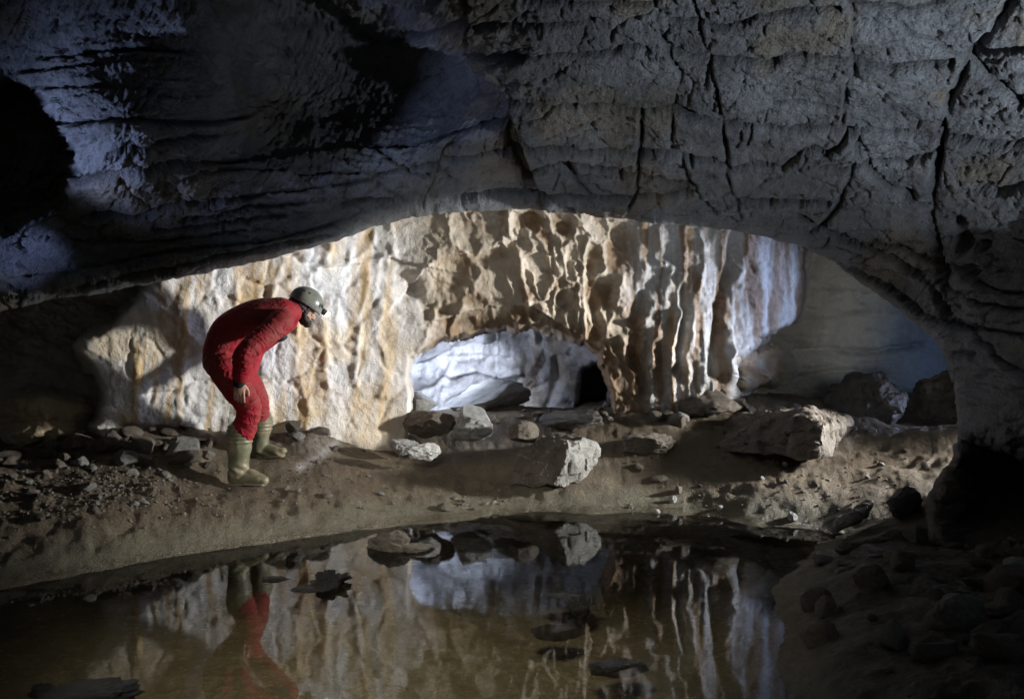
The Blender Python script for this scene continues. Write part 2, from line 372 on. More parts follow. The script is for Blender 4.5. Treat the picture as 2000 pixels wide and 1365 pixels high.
roof = tag(link('cave_roof', me, M_CEIL), 'dark grey limestone cave roof with cracks curving down into the right wall', 'cave roof', kind='structure')

# ------------------------------------------------------------------ BACK WALL
gx = np.arange(-350, 2160, 2.3); gy = np.arange(330, 960, 2.3)
X, Y = np.meshgrid(gx, gy)
cw = [(-350,600,5.3),(-350,900,5.3),(0,640,5.6),(0,860,5.6),(170,500,5.62),(170,860,5.72),(300,450,5.82),(300,600,5.84),(300,850,6.0),(450,840,6.2),(450,500,6.02),(600,840,6.38),(600,450,6.3),
      (700,850,6.55),(700,420,6.6),(790,850,6.75),(790,430,6.75),(900,430,6.8),(900,600,6.95),(1000,420,6.8),(1000,600,7.0),(1130,420,6.85),(1130,640,7.0),(1250,430,6.95),(1250,780,7.1),
      (1350,430,6.95),(1350,780,7.0),(1450,440,7.05),(1450,760,7.1),(1560,480,7.4),(1560,700,7.6),(1700,500,8.2),(1700,700,8.4),(1900,500,8.8),(1900,750,9.0),(2150,600,9.0),(900,900,6.9),(1200,900,7.1),(1600,900,7.8),(0,380,5.4),(600,340,6.2),(1100,340,6.6),(1600,340,7.2),(2100,340,8.5)]
fw = tps([(a/1000, b/1000) for a, b, c in cw], [c for *_, c in cw], 5e-3)
D = fw(X/1000, Y/1000)
wx = X+5*fbm(X/20, Y/24, 1.1, 3); wy = Y+5*fbm(X/20, Y/24, 7.7, 3)
# left recess beyond the bright edge
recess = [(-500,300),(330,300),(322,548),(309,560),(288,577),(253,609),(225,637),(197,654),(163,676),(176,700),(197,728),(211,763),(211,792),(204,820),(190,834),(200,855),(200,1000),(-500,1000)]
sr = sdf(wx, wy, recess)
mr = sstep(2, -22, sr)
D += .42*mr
# brown pillow of flowstone low in the recess
D -= .3*np.exp(-(((X-90)/85)**4+((Y-830)/60)**4))*mr
# right end of the flowstone sheet
sheet = [(1580,300),(1585,490),(1581,551),(1571,583),(1564,611),(1553,621),(1511,636),(1476,653),(1469,674),(1434,692),(1420,737),(1418,1000),(2400,1000),(2400,300)]
ss = sdf(wx, wy, sheet)
ms = sstep(3, -10, ss)
D += (.30+.25*sstep(0, -120, ss))*ms
orange = [(1432,700),(1470,682),(1520,674),(1530,700),(1522,738),(1490,748),(1440,758)]
so = sdf(X+14*fbm(X/30, Y/30, 21.1, 4), Y+14*fbm(X/30, Y/30, 27.7, 4), orange)
D -= .14*sstep(4, -10, so)
base = np.stack([(X-CX)/F*D, D, HC+(CY-Y)/F*D], -1)
Nn = grid_normals(base)
if Nn[100, 600, 1] > 0: Nn = -Nn
h = np.zeros(X.shape)
h += .07*fbm(X/190, Y/210, 3.3, 4)+.020*fbm(X/45, Y/60, 5.3, 4)+.006*fbm(X/9, Y/9, 7.7, 3)
left = sstep(860, 760, X)*(1-mr); cen = sstep(800, 860, X)*sstep(1280, 1200, X); flow = sstep(1190, 1270, X)*(1-ms)
# plates on the left wall
f1, f2 = worley((X+30*fbm(X/60, Y/60, .7, 3))/85, (Y+30*fbm(X/60, Y/60, 4.7, 3))/95, 5)
plate = sstep(0, .22, f2-f1)
h += left*(.014*plate+.008*(f1-.4))
h += (mr*.10+ms*.075)*fbm(X/55, Y/34, 71.3, 5)+(mr+ms)*.010*ridged(X/24, Y/13, 77.1, 3)
h += (cen+flow).clip(0, 1)*.016*(ridged((X+6*fbm(X/20, Y/20, 5.1, 2))/26, Y/44, 88.1, 4)-.5)+ms*.02*(ridged(X/48, Y/30, 93.3, 4)-.5)+left*.007*(ridged(X/22, Y/26, 98.1, 3)-.5)
for poly, gw, hh in [([(1612,520),(1606,600),(1600,680)],5,.04),([(1560,690),(1610,684),(1700,688),(1800,676)],7,.07),([(1650,560),(1645,640),(1655,700)],4,.02),([(1560,740),(1640,725),(1730,730)],8,.07)]:
    d_, s_ = pdist(wx, wy, poly, 60); h -= hh*np.exp(-(d_/gw)**2)-.4*hh*s_*np.exp(-d_/25)*(d_ < 60)
# flutes and drips
h += left*.009*ridged((X+.12*Y)/60, Y/330, 1.2, 3)
fl = ridged((X+10*fbm(X/60, Y/90, 2.9, 2))/34, Y/420, .4, 3)
fl2 = ridged((X+26*fbm(X/90, Y/110, 12.9, 3))/62, Y/520, 7.4, 2)
h += flow*.03*(fl-.5)*sstep(-.3, .3, fbm(X/60, Y/90, 17.9, 2))+flow*.075*(fl2-.5)+flow*.016*ridged(X/12, Y/130, 4.4, 3)+flow*.02*fbm(X/26, Y/18, 6.4, 3)
h += flow*.012*fbm(X/7, Y/14, 1.4, 3)
# scallops in the middle
f1, f2 = worley((X+16*fbm(X/30, Y/30, 1.7, 3))/42, (Y+22*fbm(X/30, Y/30, 3.7, 3)-.5*X)/62, 9)
scal = sstep(940, 1010, X+.3*(540-Y))*sstep(1270, 1190, X)
h += scal*(.065*(f1-.45)+.018*sstep(.2, 0, f2-f1))
f1, f2 = worley((X+16*fbm(X/30, Y/30, 1.9, 3))/75, (Y+22*fbm(X/30, Y/30, 3.1, 3))/70, 14)
h += cen*(1-scal)*(.05*(f1-.45)+.012*sstep(.2, 0, f2-f1))
ribs = [([(763,439),(763,502),(717,513),(710,551),(703,611),(694,681),(689,752)],7,.05),([(734,446),(720,488),(678,513)],6,.04),([(685,460),(671,516),(657,541)],6,.04),
 ([(991,411),(996,456),(1012,491),(1017,541),(1030,576),(1035,632)],6,.07),([(1051,463),(1068,491),(1068,520)],6,.06),([(1079,481),(1086,530),(1065,576),(1051,625)],6,.06),
 ([(1103,481),(1096,523),(1086,558),(1077,639)],5,.05),([(1146,463),(1139,505),(1137,558),(1139,611),(1139,660)],6,.08),([(1118,516),(1128,558),(1128,597),(1125,650)],5,.06),
 ([(1209,530),(1212,562),(1198,576),(1215,600)],7,.06),([(1286,446),(1288,516),(1307,523),(1304,576),(1293,629),(1272,681),(1265,752),(1272,790)],10,.11),
 ([(1255,629),(1216,660),(1213,688),(1241,734),(1237,762)],8,.08),([(1325,611),(1314,664),(1309,716),(1314,780)],6,.07),([(1335,440),(1335,505),(1321,597),(1314,667)],7,.07),
 ([(1340,716),(1346,760),(1335,775)],8,.07),([(1372,712),(1375,740),(1360,770)],8,.07),([(1398,705),(1400,725),(1385,760)],8,.07),([(1441,527),(1416,569),(1409,618),(1423,692)],8,.08),
 ([(1420,700),(1417,740),(1430,780)],8,.07),([(1365,450),(1368,520),(1352,600),(1346,680)],8,.07),([(1245,445),(1250,500),(1262,525)],9,.05),
 ([(366,563),(355,598),(352,651),(355,721),(352,756)],11,.06),([(345,765),(370,800),(378,820)],26,.08),([(264,800),(262,740),(270,690)],10,.04),([(461,510),(461,591)],7,.04),([(552,507),(540,540),(528,575)],7,.05),
 ([(640,479),(619,521),(600,540)],7,.05),([(577,630),(580,721),(592,765),(605,809)],8,.05),([(622,609),(633,686),(636,730),(643,774)],8,.05),([(503,686),(517,749),(524,813)],9,.06),
 ([(660,560),(655,640),(662,700)],8,.04),([(740,590),(735,660),(752,720),(742,770)],12,.05),([(850,600),(840,640),(815,690)],7,.05),([(900,600),(885,632),(884,650)],6,.04),
 ([(560,560),(590,620),(570,660)],7,.03),([(420,520),(415,560),(430,600)],8,.03)]
for poly, gw, hh in ribs:
    d_, s_ = pdist(wx, wy, poly, 60)
    k_ = .55 if poly[0][0] < 800 else .9
    h += hh*k_*np.clip(.7+1.1*fbm(X/40, Y/40, 2.0, 2), .05, 1.5)*np.exp(-(d_/gw)**2)
grooves = [([(1437,453),(1425,516),(1405,597),(1395,681),(1392,730)],12,.13),([(1260,560),(1240,620),(1235,690),(1255,760)],14,.09),([(1150,520),(1160,600),(1165,655)],10,.05),
 ([(800,560),(830,600),(880,610)],12,.05),([(760,545),(790,540),(815,560)],12,.06),([(590,690),(640,670),(690,690)],5,.02),([(560,740),(600,725),(640,720)],4,.02),([(470,745),(530,740),(560,745)],4,.02),
 ([(270,770),(330,765),(380,745),(420,745)],4,.025),([(480,545),(520,560),(560,540)],5,.03),([(570,500),(590,515),(620,515)],8,.05),([(1330,560),(1332,640),(1322,720)],7,.07)]
for poly, gw, hh in grooves:
    d_, s_ = pdist(wx, wy, poly, 60)
    h -= hh*np.exp(-(d_/gw)**2)
# overhanging plates above the arch: upper part stands proud
for poly, st, L_ in [([(800,560),(840,515),(870,495),(930,490),(975,478)],.07,60),([(880,618),(930,605),(985,595),(1040,600),(1090,630)],.07,70),([(640,520),(700,515),(760,505),(830,520)],.04,40)]:
    d_, s_ = pdist(wx, wy, poly, 200)
    h += st*(s_ < 0)*np.exp(-d_/L_)*(d_ < 200)
for cx, cy, a, b, dp in [(790,565,26,22,.07),(1030,430,28,16,.1),(1010,470,14,14,.06),(1100,445,20,12,.06),(1215,470,30,30,.09),(620,470,14,18,.05),(935,640,60,20,.08),(880,540,30,30,.04),(1180,560,24,22,.08),(1095,590,12,22,.06)]:
    h -= dp*np.exp(-(((wx-cx)/a)**2+((wy-cy)/b)**2)**1.5)
# alcove opening
alc = [(793,1100),(793,850),(793,790),(795,740),(800,697),(830,674),(870,660),(930,648),(985,640),(1035,636),(1075,641),(1100,660),(1140,672),(1165,690),(1184,718),(1196,760),(1199,800),(1196,1100)]
sa = sdf(X+12*fbm(X/38, Y/38, 3.3, 4), Y+15*fbm(X/34, Y/34, 9.3, 4), alc)
V = base+Nn*h[..., None]
push = .38*sstep(3, -7, sa)                             # the lip turns inwards
dirn = base-np.array([0, 0, HC]); dirn /= np.linalg.norm(dirn, axis=-1)[..., None]
V = V+dirn*push[..., None]
keep = ~((sa[:-1, :-1] < -7) & (sa[1:, 1:] < -7))
# stains, rock colours and painted shade
cream = np.array([.80, .795, .775]); ochre = np.array([.64, .43, .17]); brown = np.array([.25, .155, .08]); grey = np.array([.50, .50, .52]); tan = np.array([.47, .37, .24]); dkb = np.array([.17, .115, .07])
def lay(t, col, m): return t*(1-m[..., None])+col*m[..., None]
tint = np.ones(X.shape+(3,))*cream
tint = lay(tint, np.array([.70, .705, .72]), sstep(-.1, .4, fbm(X/60, Y/90, 31.1, 3)))
st = sstep(.12, .42, fbm((X+.1*Y)/32, Y/260, 14.4, 3))
tint = lay(tint, ochre, .85*st*sstep(900, 700, X))
tint = lay(tint, np.array([.66, .52, .31]), .6*sstep(.0, .4, fbm(X/75, Y/110, 66.4, 3))*left)
for cx, y0, y1, wd in [(345,560,760,9),(362,560,700,7),(315,560,640,10),(500,480,600,22),(585,620,820,12),(612,650,830,22),(630,600,780,7),(560,500,620,16),(530,520,640,14),(470,520,600,14),(720,760,870,60),(690,560,620,10),(640,480,520,16),(300,690,740,10),(240,800,850,14),(390,540,600,10)]:
    mk = np.exp(-((wx-cx)/wd)**2)*sstep(y0-30, y0+10, Y)*sstep(y1+30, y1-20, Y)
    tint = lay(tint, ochre, .85*mk*(.6+.5*fbm(X/15, Y/30, 3.9, 2)))
tint = lay(tint, tan, .75*cen); tint = lay(tint, tan, .35*sstep(660, 800, X)*sstep(1000, 820, X))
bm_ = cen*sstep(-.25, .25, fbm(X/50, Y/60, 44.1, 3)+.9*(h*-6).clip(-.3, .3))  # browner where the relief sinks in
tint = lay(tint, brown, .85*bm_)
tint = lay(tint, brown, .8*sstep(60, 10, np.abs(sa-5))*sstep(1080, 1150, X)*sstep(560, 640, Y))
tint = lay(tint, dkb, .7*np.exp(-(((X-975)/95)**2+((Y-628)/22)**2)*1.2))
tint = lay(tint, np.array([.46, .47, .49]), .9*flow)
st = sstep(-.05, .25, fbm((X+8*fbm(X/40, Y/60, 2.8, 2))/18, Y/340, 24.4, 3)); tint = lay(tint, brown, .85*st*flow)
st = sstep(.1, .4, fbm(X/20, Y/300, 28.4, 3)); tint = lay(tint, ochre, .5*st*flow*sstep(1420, 1300, X))
tint = lay(tint, brown, .75*np.exp(-((X-1240)/26)**2)*sstep(560, 640, Y))
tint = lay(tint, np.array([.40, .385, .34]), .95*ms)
tint = lay(tint, np.array([.20, .215, .24]), .9*ms*sstep(1700, 1820, X))  # far end toned to dark blue, its dim light painted in
tint = lay(tint, np.array([.36, .265, .165]), .9*sstep(8, -10, so)*sstep(-.5, .1, fbm(X/25, Y/25, 61.1, 3)))
tint = lay(tint, np.array([.20, .19, .17]), .9*mr)  # recess darkened in the colour to hold its shade
tint = lay(tint, np.array([.50, .40, .24]), mr*np.exp(-(((X-90)/85)**4+((Y-830)/55)**4))*.8)
mud = sstep(0, 40, Y-(850-60*sstep(1000, 1250, X)+16*fbm(X/40, Y*0, .5, 3)))
tint = lay(tint, np.array([.28, .21, .14]), .7*mud)
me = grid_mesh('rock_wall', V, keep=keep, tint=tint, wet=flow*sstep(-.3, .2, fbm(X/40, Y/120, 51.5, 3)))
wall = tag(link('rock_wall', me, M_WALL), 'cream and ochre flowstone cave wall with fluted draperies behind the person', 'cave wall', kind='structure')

# ------------------------------------------------------------------ CHAMBER behind the arch
gx = np.arange(660, 1320, 3.0); gy = np.arange(580, 960, 3.0)
X, Y = np.meshgrid(gx, gy)
r = np.clip(np.sqrt(((X-985)/330)**2+((Y-760)/190)**2), 0, 1)
D0 = fw(X/1000, Y/1000)+.30
D = D0+1.15*sstep(1.0, .5, r)
D += (-.2*sstep(930, 700, X)-.12*sstep(760, 640, Y))*sstep(1., .7, r)
tun = [(1128,800),(1130,745),(1140,716),(1160,708),(1180,724),(1192,760),(1198,800),(1190,830),(1140,830)]
wx = X+5*fbm(X/20, Y/24, 1.1, 3); wy = Y+5*fbm(X/20, Y/24, 7.7, 3)
stn = sdf(wx, wy, tun)
D += .9*sstep(6, -14, stn)
D -= .5*sstep(1172, 1200, X-.25*(760-Y))*sstep(.95, .7, r)
D = np.maximum(D, D0-.02)
base = np.stack([(X-CX)/F*D, D, HC+(CY-Y)/F*D], -1)
Nn = grid_normals(base)
if Nn[60, 100, 1] > 0: Nn = -Nn
f1, f2 = worley((X+20*fbm(X/50, Y/50, .9, 3))/95, (Y+.35*X+20*fbm(X/50, Y/50, 4.9, 3))/70, 44)
h = (.15*fbm(X/110, Y/90, 1.3, 4)+.04*fbm(X/34, Y/40, 5.1, 5)+.02*sstep(0, .05, f2-f1)-.03*f1)*sstep(1., .75, r)
for poly, gw, hh in [([(880,735),(930,722),(975,735),(1015,728)],5,.05),([(800,712),(860,700),(930,690),(1010,700)],3,-.03),([(870,790),(930,760),(1010,745)],5,-.05),([(1070,800),(1090,740),(1085,700)],9,-.06),([(860,800),(870,750),(885,690)],5,-.03),([(1040,636),(1050,670),(1105,680)],7,.06),([(800,770),(840,760),(870,740)],5,-.05),([(970,645),(972,700)],2.5,.012),([(940,650),(942,700)],2.5,.012),([(1000,640),(1002,700)],2.5,.012)]:
    d_, s_ = pdist(wx, wy, poly, 50); h += hh*np.exp(-(d_/gw)**2)
V = base+Nn*h[..., None]
tint = np.ones(X.shape+(3,))*np.array([1.05, 1.05, 1.08])
st = sstep(.05, .4, fbm(X/40, Y/90, 3.7, 3))*sstep(980, 1060, X)
tint = lay(tint, np.array([.78, .66, .54]), .8*st)
for cx in (1022, 1034, 1046): tint = lay(tint, np.array([.8, .6, .42]), .6*np.exp(-((wx-cx)/5)**2)*sstep(680, 720, Y))
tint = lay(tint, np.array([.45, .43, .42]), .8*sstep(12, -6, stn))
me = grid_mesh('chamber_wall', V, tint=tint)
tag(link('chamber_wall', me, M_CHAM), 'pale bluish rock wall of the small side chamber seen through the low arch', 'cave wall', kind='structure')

# ------------------------------------------------------------------ FLOOR
fp = []
def G(px, py, z):
    d = (HC-z)*F/(py-CY); fp.append(((px-CX)/F*d, d, z))
for a in [(-300,1200),(0,1150),(150,1122),(300,1093),(450,1070),(600,1048),(720,1033),(850,1020),(1000,1003),(1100,1000),(1200,1000),(1400,1010),(1560,1030),(1625,1050),(1590,1085),(1525,1130),(1528,1240),(1550,1365),(1580,1600)]: G(*a, 0)
for a in [(300,1250),(700,1150),(1000,1150),(1300,1150),(1000,1365),(300,1365),(1300,1300),(-200,1365),(700,1600)]: G(*a, -.12)
for a in [(1300,1035,-.012),(1500,1052,-.018),(1100,1030,-.015),(1400,1060,-.03),(1200,1060,-.04),(1000,1040,-.03)]: G(*a)
for a in [(0,1000,.25),(-300,1000,.3),(200,1000,.22),(450,1000,.16),(650,985,.13),(850,970,.1),(480,948,.23),(430,948,.24),(520,893,.36),(300,900,.40),(100,900,.42),(-200,900,.45),(250,855,.54),(450,845,.53),(100,862,.5),(600,815,.62),(560,880,.39),(700,855,.42),
          (830,890,.28),(900,870,.34),(800,920,.22),(950,930,.17),(1000,960,.1),(1100,950,.14),(1250,945,.14),(1250,880,.36),(1400,930,.2),(1500,900,.3),(1600,920,.26),(1700,880,.36),(1850,850,.42),(1700,960,.2),
          (1550,980,.12),(1450,985,.08),(1150,820,.55),(1000,800,.62),(900,800,.6),(1270,800,.64),(1400,790,.68),(1500,780,.72),(1400,860,.42),(1650,800,.6),(1750,830,.5),(1900,830,.55),(1900,950,.3),(1800,1010,.17),
          (1830,1065,.12),(1700,1050,.12),(1680,1120,.12),(1700,1200,.15),(1650,1300,.12),(1800,1365,.22),(2000,1365,.3),(2000,1200,.25),(2000,1070,.2),(2200,1200,.35),(1900,1280,.25)]: G(*a)
fp += [(-2,9,.55),(0,9,.5),(-.4,8.2,.53),(.6,8.2,.53),(2,9.5,.8),(5,9.5,.7),(5,6,.45),(-4.5,6.5,.55),(-4.5,4,.35),(5,4,.5),(0,1,-.15),(-3,1.5,-.1),(3,1,.35)]
ff = tps([(a, b) for a, b, c in fp], [c for *_, c in fp], 4e-3)
boots_xy = [((470-CX)/F*5.48, 5.48), ((520-CX)/F*5.98, 5.98)]
def floor_h(x, y, fine=True):
    x = np.asarray(x, float); y = np.asarray(y, float)
    z = ff(x, y)
    z = z+sstep(.10, .02, np.abs(z))*(.016*fbm(x/.38, y/.38, 29.1, 3)+.007*fbm(x/.09, y/.09, 23.1, 3))
    px = CX+x/y*F; py = CY+(HC-z)/y*F
    dry = .28+.72*sstep(.015, .12, z)
    for fx, fy in boots_xy: dry = dry*(1-.85*np.exp(-((x-fx-.06)**2+(y-fy)**2)/.045))
    for fx, fy, t_ in ((boots_xy[0][0]+.05, boots_xy[0][1], .232), (boots_xy[1][0]+.05, boots_xy[1][1], .352)):
        mk = np.exp(-(((x-fx)**2+(y-fy)**2)/.05)**2); z = z*(1-mk)+t_*mk
    n = .05*fbm(x/.75, y/.75, 1.9, 3)*dry
    n = n+.026*fbm(x/.22, y/.22, 4.9, 5)*dry+.012*ridged(x/.09, y/.09, 3.3, 3)*dry*sstep(-.1, .25, fbm(x/.4, y/.4, 13.3, 2))
    rub = sstep(560, 380, px)+.6*sstep(.3, .5, z)
    n = n+.05*np.clip(rub, 0, 1)*dry*ridged(x/.3, y/.3, 2.2, 4)-.02*np.clip(rub, 0, 1)*dry
    # trodden pits
    f1, f2 = worley(x/.17+.3*fbm(x/.2, y/.2, .5, 2), y/.2, 21)
    pm = dry*sstep(-.15, .2, fbm(x/.7, y/.7, 7.7, 2))*np.clip(sstep(.28, .1, z)+sstep(1250, 1400, px), 0, 1)
    n = n-.024*pm*sstep(.45, .1, f1)
    n = n+.011*fbm(x/.06, y/.06, 6.1, 4)*(.15+.85*dry)
    # earth mound beside the far boot, low ridge on the right
    n = n+.05*np.exp(-(((x+1.68)/.2)**2+((y-6.3)/.16)**2))
    return z+n
rows = 1/np.linspace(1/1.35, 1/9.6, 460)
cols = np.arange(-420, 2450, 2.9)
PX, DD = np.meshgrid(cols, rows)
FX = (PX-CX)/F*DD
Z = floor_h(FX, DD)
V = np.stack([FX, DD, Z], -1)
zz = ff(FX, DD)
mud = np.array([.122, .096, .066]); silt = np.array([.125, .118, .083]); wetm = np.array([.12, .10, .07]); drk = np.array([.030, .025, .019]); frost = np.array([.42, .42, .43])
tint = np.ones(Z.shape+(3,))*mud
tint = lay(tint, np.array([.165, .138, .096]), sstep(-.05, .4, fbm(FX/.5, DD/.5, 9.9, 4)))
tint = lay(tint, silt, sstep(.17, .05, zz+.04*fbm(FX/.3, DD/.3, 3.3, 3)))
tint = lay(tint, np.array([.22, .195, .145]), sstep(.004, -.02, Z))
tint = lay(tint, np.array([.11, .095, .065]), sstep(-.03, -.12, Z)*.6*(1+.6*fbm(FX/.12, DD/.12, 3.8, 3)))
tint = lay(tint, drk, .8*sstep(1600, 1750, PX)*sstep(4.9, 4.4, DD))  # shade of the right bank painted in, near black
tint = lay(tint, np.array([.07, .058, .04]), .75*np.exp(-((zz-.012)/.022)**2)*sstep(-.5, .2, fbm(FX/.35, DD/.35, 41.1, 3)))
tint = lay(tint, np.array([.07, .055, .038]), .6*sstep(.1, .4, fbm(FX/.16, DD/.16, 43.1, 4))*sstep(.0, .06, zz))
# a crust of pale calcite by the mound
cr, _ = pdist(CX+FX/DD*F+6*fbm(FX/.1, DD/.1, 1.1, 3), CY+(HC-Z)/DD*F+6*fbm(FX/.1, DD/.1, 5.1, 3), [(655,868),(632,882),(600,905),(585,912)], 60)
tint = lay(tint, frost, .8*np.exp(-(cr/7)**2))
pxx = CX+FX/DD*F; pyy = CY+(HC-Z)/DD*F
tint = lay(tint, frost, .6*np.exp(-(((pxx-600)/60)**2+((pyy-850)/40)**2))*sstep(-.1, .3, fbm(FX/.05, DD/.05, 2.1, 3)))
tint = lay(tint, frost, .6*np.exp(-(((pxx-930)/60)**2+((pyy-868)/10)**2))*sstep(-.2, .3, fbm(FX/.08, DD/.08, 2.7, 3)))
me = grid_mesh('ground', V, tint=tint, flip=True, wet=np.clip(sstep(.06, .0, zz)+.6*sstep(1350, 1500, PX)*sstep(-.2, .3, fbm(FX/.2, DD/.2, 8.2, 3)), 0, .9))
ground = tag(link('ground', me, M_FLOOR), 'muddy brown cave floor sloping to the pool', 'ground', kind='structure')
def fz(x, y): return float(floor_h(np.array([x]), np.array([y]))[0])
def ground_hit(px, py):
    """where a sight line meets the floor"""
    a = np.linspace(1.6, 9.5, 600); x = (px-CX)/F*a; z = HC+(CY-py)/F*a
    g = floor_h(x, a); k = np.argmax(z < g)
    if k == 0: k = 300
    return Vector((x[k], a[k], g[k]))

# ------------------------------------------------------------------ WATER
m, nt, b = new_mat('pool_water'); L = nt.links.new
out = nt.nodes['Material Output']; nt.nodes.remove(b)
co = N(nt, 'ShaderNodeTexCoord').outputs['Object']
nz = N(nt, 'ShaderNodeTexNoise', Scale=5.0, Detail=2.0, Roughness=.5); L(co, nz.inputs['Vector'])
bp = N(nt, 'ShaderNodeBump', Strength=.09, Distance=.02); L(nz.outputs[0], bp.inputs['Height'])
fr = N(nt, 'ShaderNodeFresnel', IOR=1.34); L(bp.outputs[0], fr.inputs['Normal'])
gl = N(nt, 'ShaderNodeBsdfGlossy', Roughness=.032); gl.inputs['Color'].default_value = (.95, .97, 1, 1); L(bp.outputs[0], gl.inputs['Normal'])
tr = N(nt, 'ShaderNodeBsdfTransparent'); tr.inputs['Color'].default_value = (.72, .70, .60, 1)
mx = N(nt, 'ShaderNodeMixShader'); L(fr.outputs[0], mx.inputs[0]); L(tr.outputs[0], mx.inputs[1]); L(gl.outputs[0], mx.inputs[2]); L(mx.outputs[0], out.inputs[0])
M_WATER = m
bmw = bmesh.new(); bmesh.ops.create_grid(bmw, x_segments=8, y_segments=8, size=1)
me = bpy.data.meshes.new('pool_water'); bmw.to_mesh(me); bmw.free()
water = link('pool_water', me, M_WATER); water.scale = (6, 3.2, 1); water.location = (0, 3.2, 0)
tag(water, 'still shallow pool of clear brown water mirroring the cave wall', 'water', kind='structure')

# ------------------------------------------------------------------ ROCKS
def rock_mesh(name, seed, cuts=10, rough=.06, sub=4, flat=1.0):
    rnd = random.Random(seed)
    bm = bmesh.new(); bmesh.ops.create_icosphere(bm, subdivisions=sub, radius=1)
    planes = []
    for _ in range(cuts):
        n = Vector((rnd.gauss(0, 1), rnd.gauss(0, 1), rnd.gauss(0, 1))).normalized(); planes.append((n, rnd.uniform(.52, .86)))
    off = Vector((rnd.uniform(0, 90), rnd.uniform(0, 90), rnd.uniform(0, 90)))
    for v in bm.verts:
        p = v.co.copy()
        for n, d in planes:
            t = p.dot(n)
            if t > d: p -= n*(t-d)*.93
        nn = mnoise.fractal(p*1.4+off, 1.0, 2.0, 4)*rough*1.8+mnoise.fractal(p*5+off, 1.0, 2.0, 4)*rough*.9+(mnoise.ridged_multi_fractal(p*3.3+off, 1.0, 2.0, 4, 1.0, 2.0)-1)*rough*.35
        v.co = p*(1+nn)
    for f in bm.faces: f.smooth = True
    me = bpy.data.meshes.new(name); bm.to_mesh(me); bm.free()
    me.set_sharp_from_angle(angle=math.radians(28)) if hasattr(me, 'set_sharp_from_angle') else None
    return me
def hull_rock(name, pts, mat, label, cat='rock', rough=.018, cell=.05, seed=1, group=None):
    """angular block from the convex hull of world points, chipped and pitted"""
    c = sum((Vector(p) for p in pts), Vector())/len(pts)
    bm = bmesh.new()
    vs = [bm.verts.new(Vector(p)-c) for p in pts]
    r = bmesh.ops.convex_hull(bm, input=vs)
    bmesh.ops.delete(bm, geom=[g for g in r['geom_interior'] if isinstance(g, bmesh.types.BMVert)], context='VERTS')
    bmesh.ops.bevel(bm, geom=bm.edges[:], offset=.012, segments=1, affect='EDGES')
    bmesh.ops.triangulate(bm, faces=bm.faces[:])
    for _ in range(7):
        es = [e for e in bm.edges if e.calc_length() > cell*.5]
        if not es or len(bm.verts) > 14000: break
        bmesh.ops.subdivide_edges(bm, edges=es, cuts=1); bmesh.ops.triangulate(bm, faces=[f for f in bm.faces if len(f.verts) > 3])
    bm.normal_update()
    off = Vector((seed*7.7, seed*3.1, seed*5.9))
    mv = []
    for v in bm.verts:
        p = v.co+off
        k = mnoise.fractal(p*5, 1.0, 2.0, 5)*rough*1.6+mnoise.ridged_multi_fractal(p*9, 1.0, 2.0, 3, 1.0, 2.0)*rough*.35
        q = mnoise.cell(p*11)*rough*.6
        mv.append(v.normal*(k+q-rough*.5))
    for v, d in zip(bm.verts, mv): v.co += d
    for f in bm.faces: f.smooth = True
    me = bpy.data.meshes.new(name); bm.to_mesh(me); bm.free()
    if hasattr(me, 'set_sharp_from_angle'): me.set_sharp_from_angle(angle=math.radians(35))
    o = link(name, me, mat); o.location = c
    return tag(o, label, cat, group)
def boulder(name, px, py, d, wpx, hpx, depth, mat, label, seed, rot=0, cuts=10, rough=.06, cat='rock', group=None, roty=0):
    me = rock_mesh(name, seed, cuts, rough, 5)
    o = link(name, me, mat); o.location = P(px, py, d)
    o.scale = (wpx/2/F*d*1.3, depth/2*1.2, hpx/2/F*d*1.3); o.rotation_euler = (0, roty, rot)
    return tag(o, label, cat, group)

# the leaning block by the shore: pale broken face to the right, long dark back to the left
blk = [P(1142,853,6.1),P(1173,880,6.25),P(1160,927,6.2),P(1100,952,5.85),P(1084,946,5.82),P(1112,872,5.86),P(1060,847,6.55),P(1020,880,6.35),P(992,925,6.15),P(985,950,6.05),P(1150,935,6.6),P(1140,858,6.6),P(1085,850,6.35)]
lb = hull_rock('leaning_boulder', blk, M_BLOCK, 'large leaning grey boulder with a pale broken right face on the pool shore', 'boulder', .022, .045, 2)
lb.data.materials.append(M_MUDR)                          # muddy flank, also painted shade: darker material on the left-facing sides
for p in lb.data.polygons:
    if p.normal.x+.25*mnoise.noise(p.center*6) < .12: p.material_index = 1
slab = [P(1430,812,6.75),P(1490,803,6.6),P(1570,797,6.3),P(1610,832,5.95),P(1640,803,6.6),P(1662,822,6.7),P(1648,850,6.6),P(1622,885,6.0),P(1600,895,5.85),P(1500,885,6.2),P(1380,880,6.5),P(1360,850,6.8),P(1600,800,7.0),P(1650,820,7.0),P(1450,815,7.1),P(1640,860,6.9),P(1390,860,7.0)]
hull_rock('flat_slab', slab, M_MUDR, 'long low rock slab with a jagged pale right end lying on the mud', 'boulder', .025, .05, 3)
far = [P(1600,790,7.6),P(1640,740,7.6),P(1690,728,7.5),P(1725,728,7.5),P(1745,755,7.4),P(1770,775,7.4),P(1762,800,7.3),P(1735,832,7.3),P(1690,850,7.2),P(1610,845,7.4),P(1700,740,8.3),P(1750,780,8.2),P(1620,780,8.3),P(1640,850,8.2),P(1735,840,8.1)]
hull_rock('jagged_boulder', far, M_DARK, 'big dark jagged boulder with a bright backlit edge beyond the flat slab', 'boulder', .03, .05, 4)
far2 = [P(1770,790,8.2),P(1800,740,8.2),P(1850,725,8.2),P(1910,740,8.0),P(1920,840,7.8),P(1780,850,7.9),P(1800,760,9.0),P(1900,760,9.0),P(1850,850,8.8)]
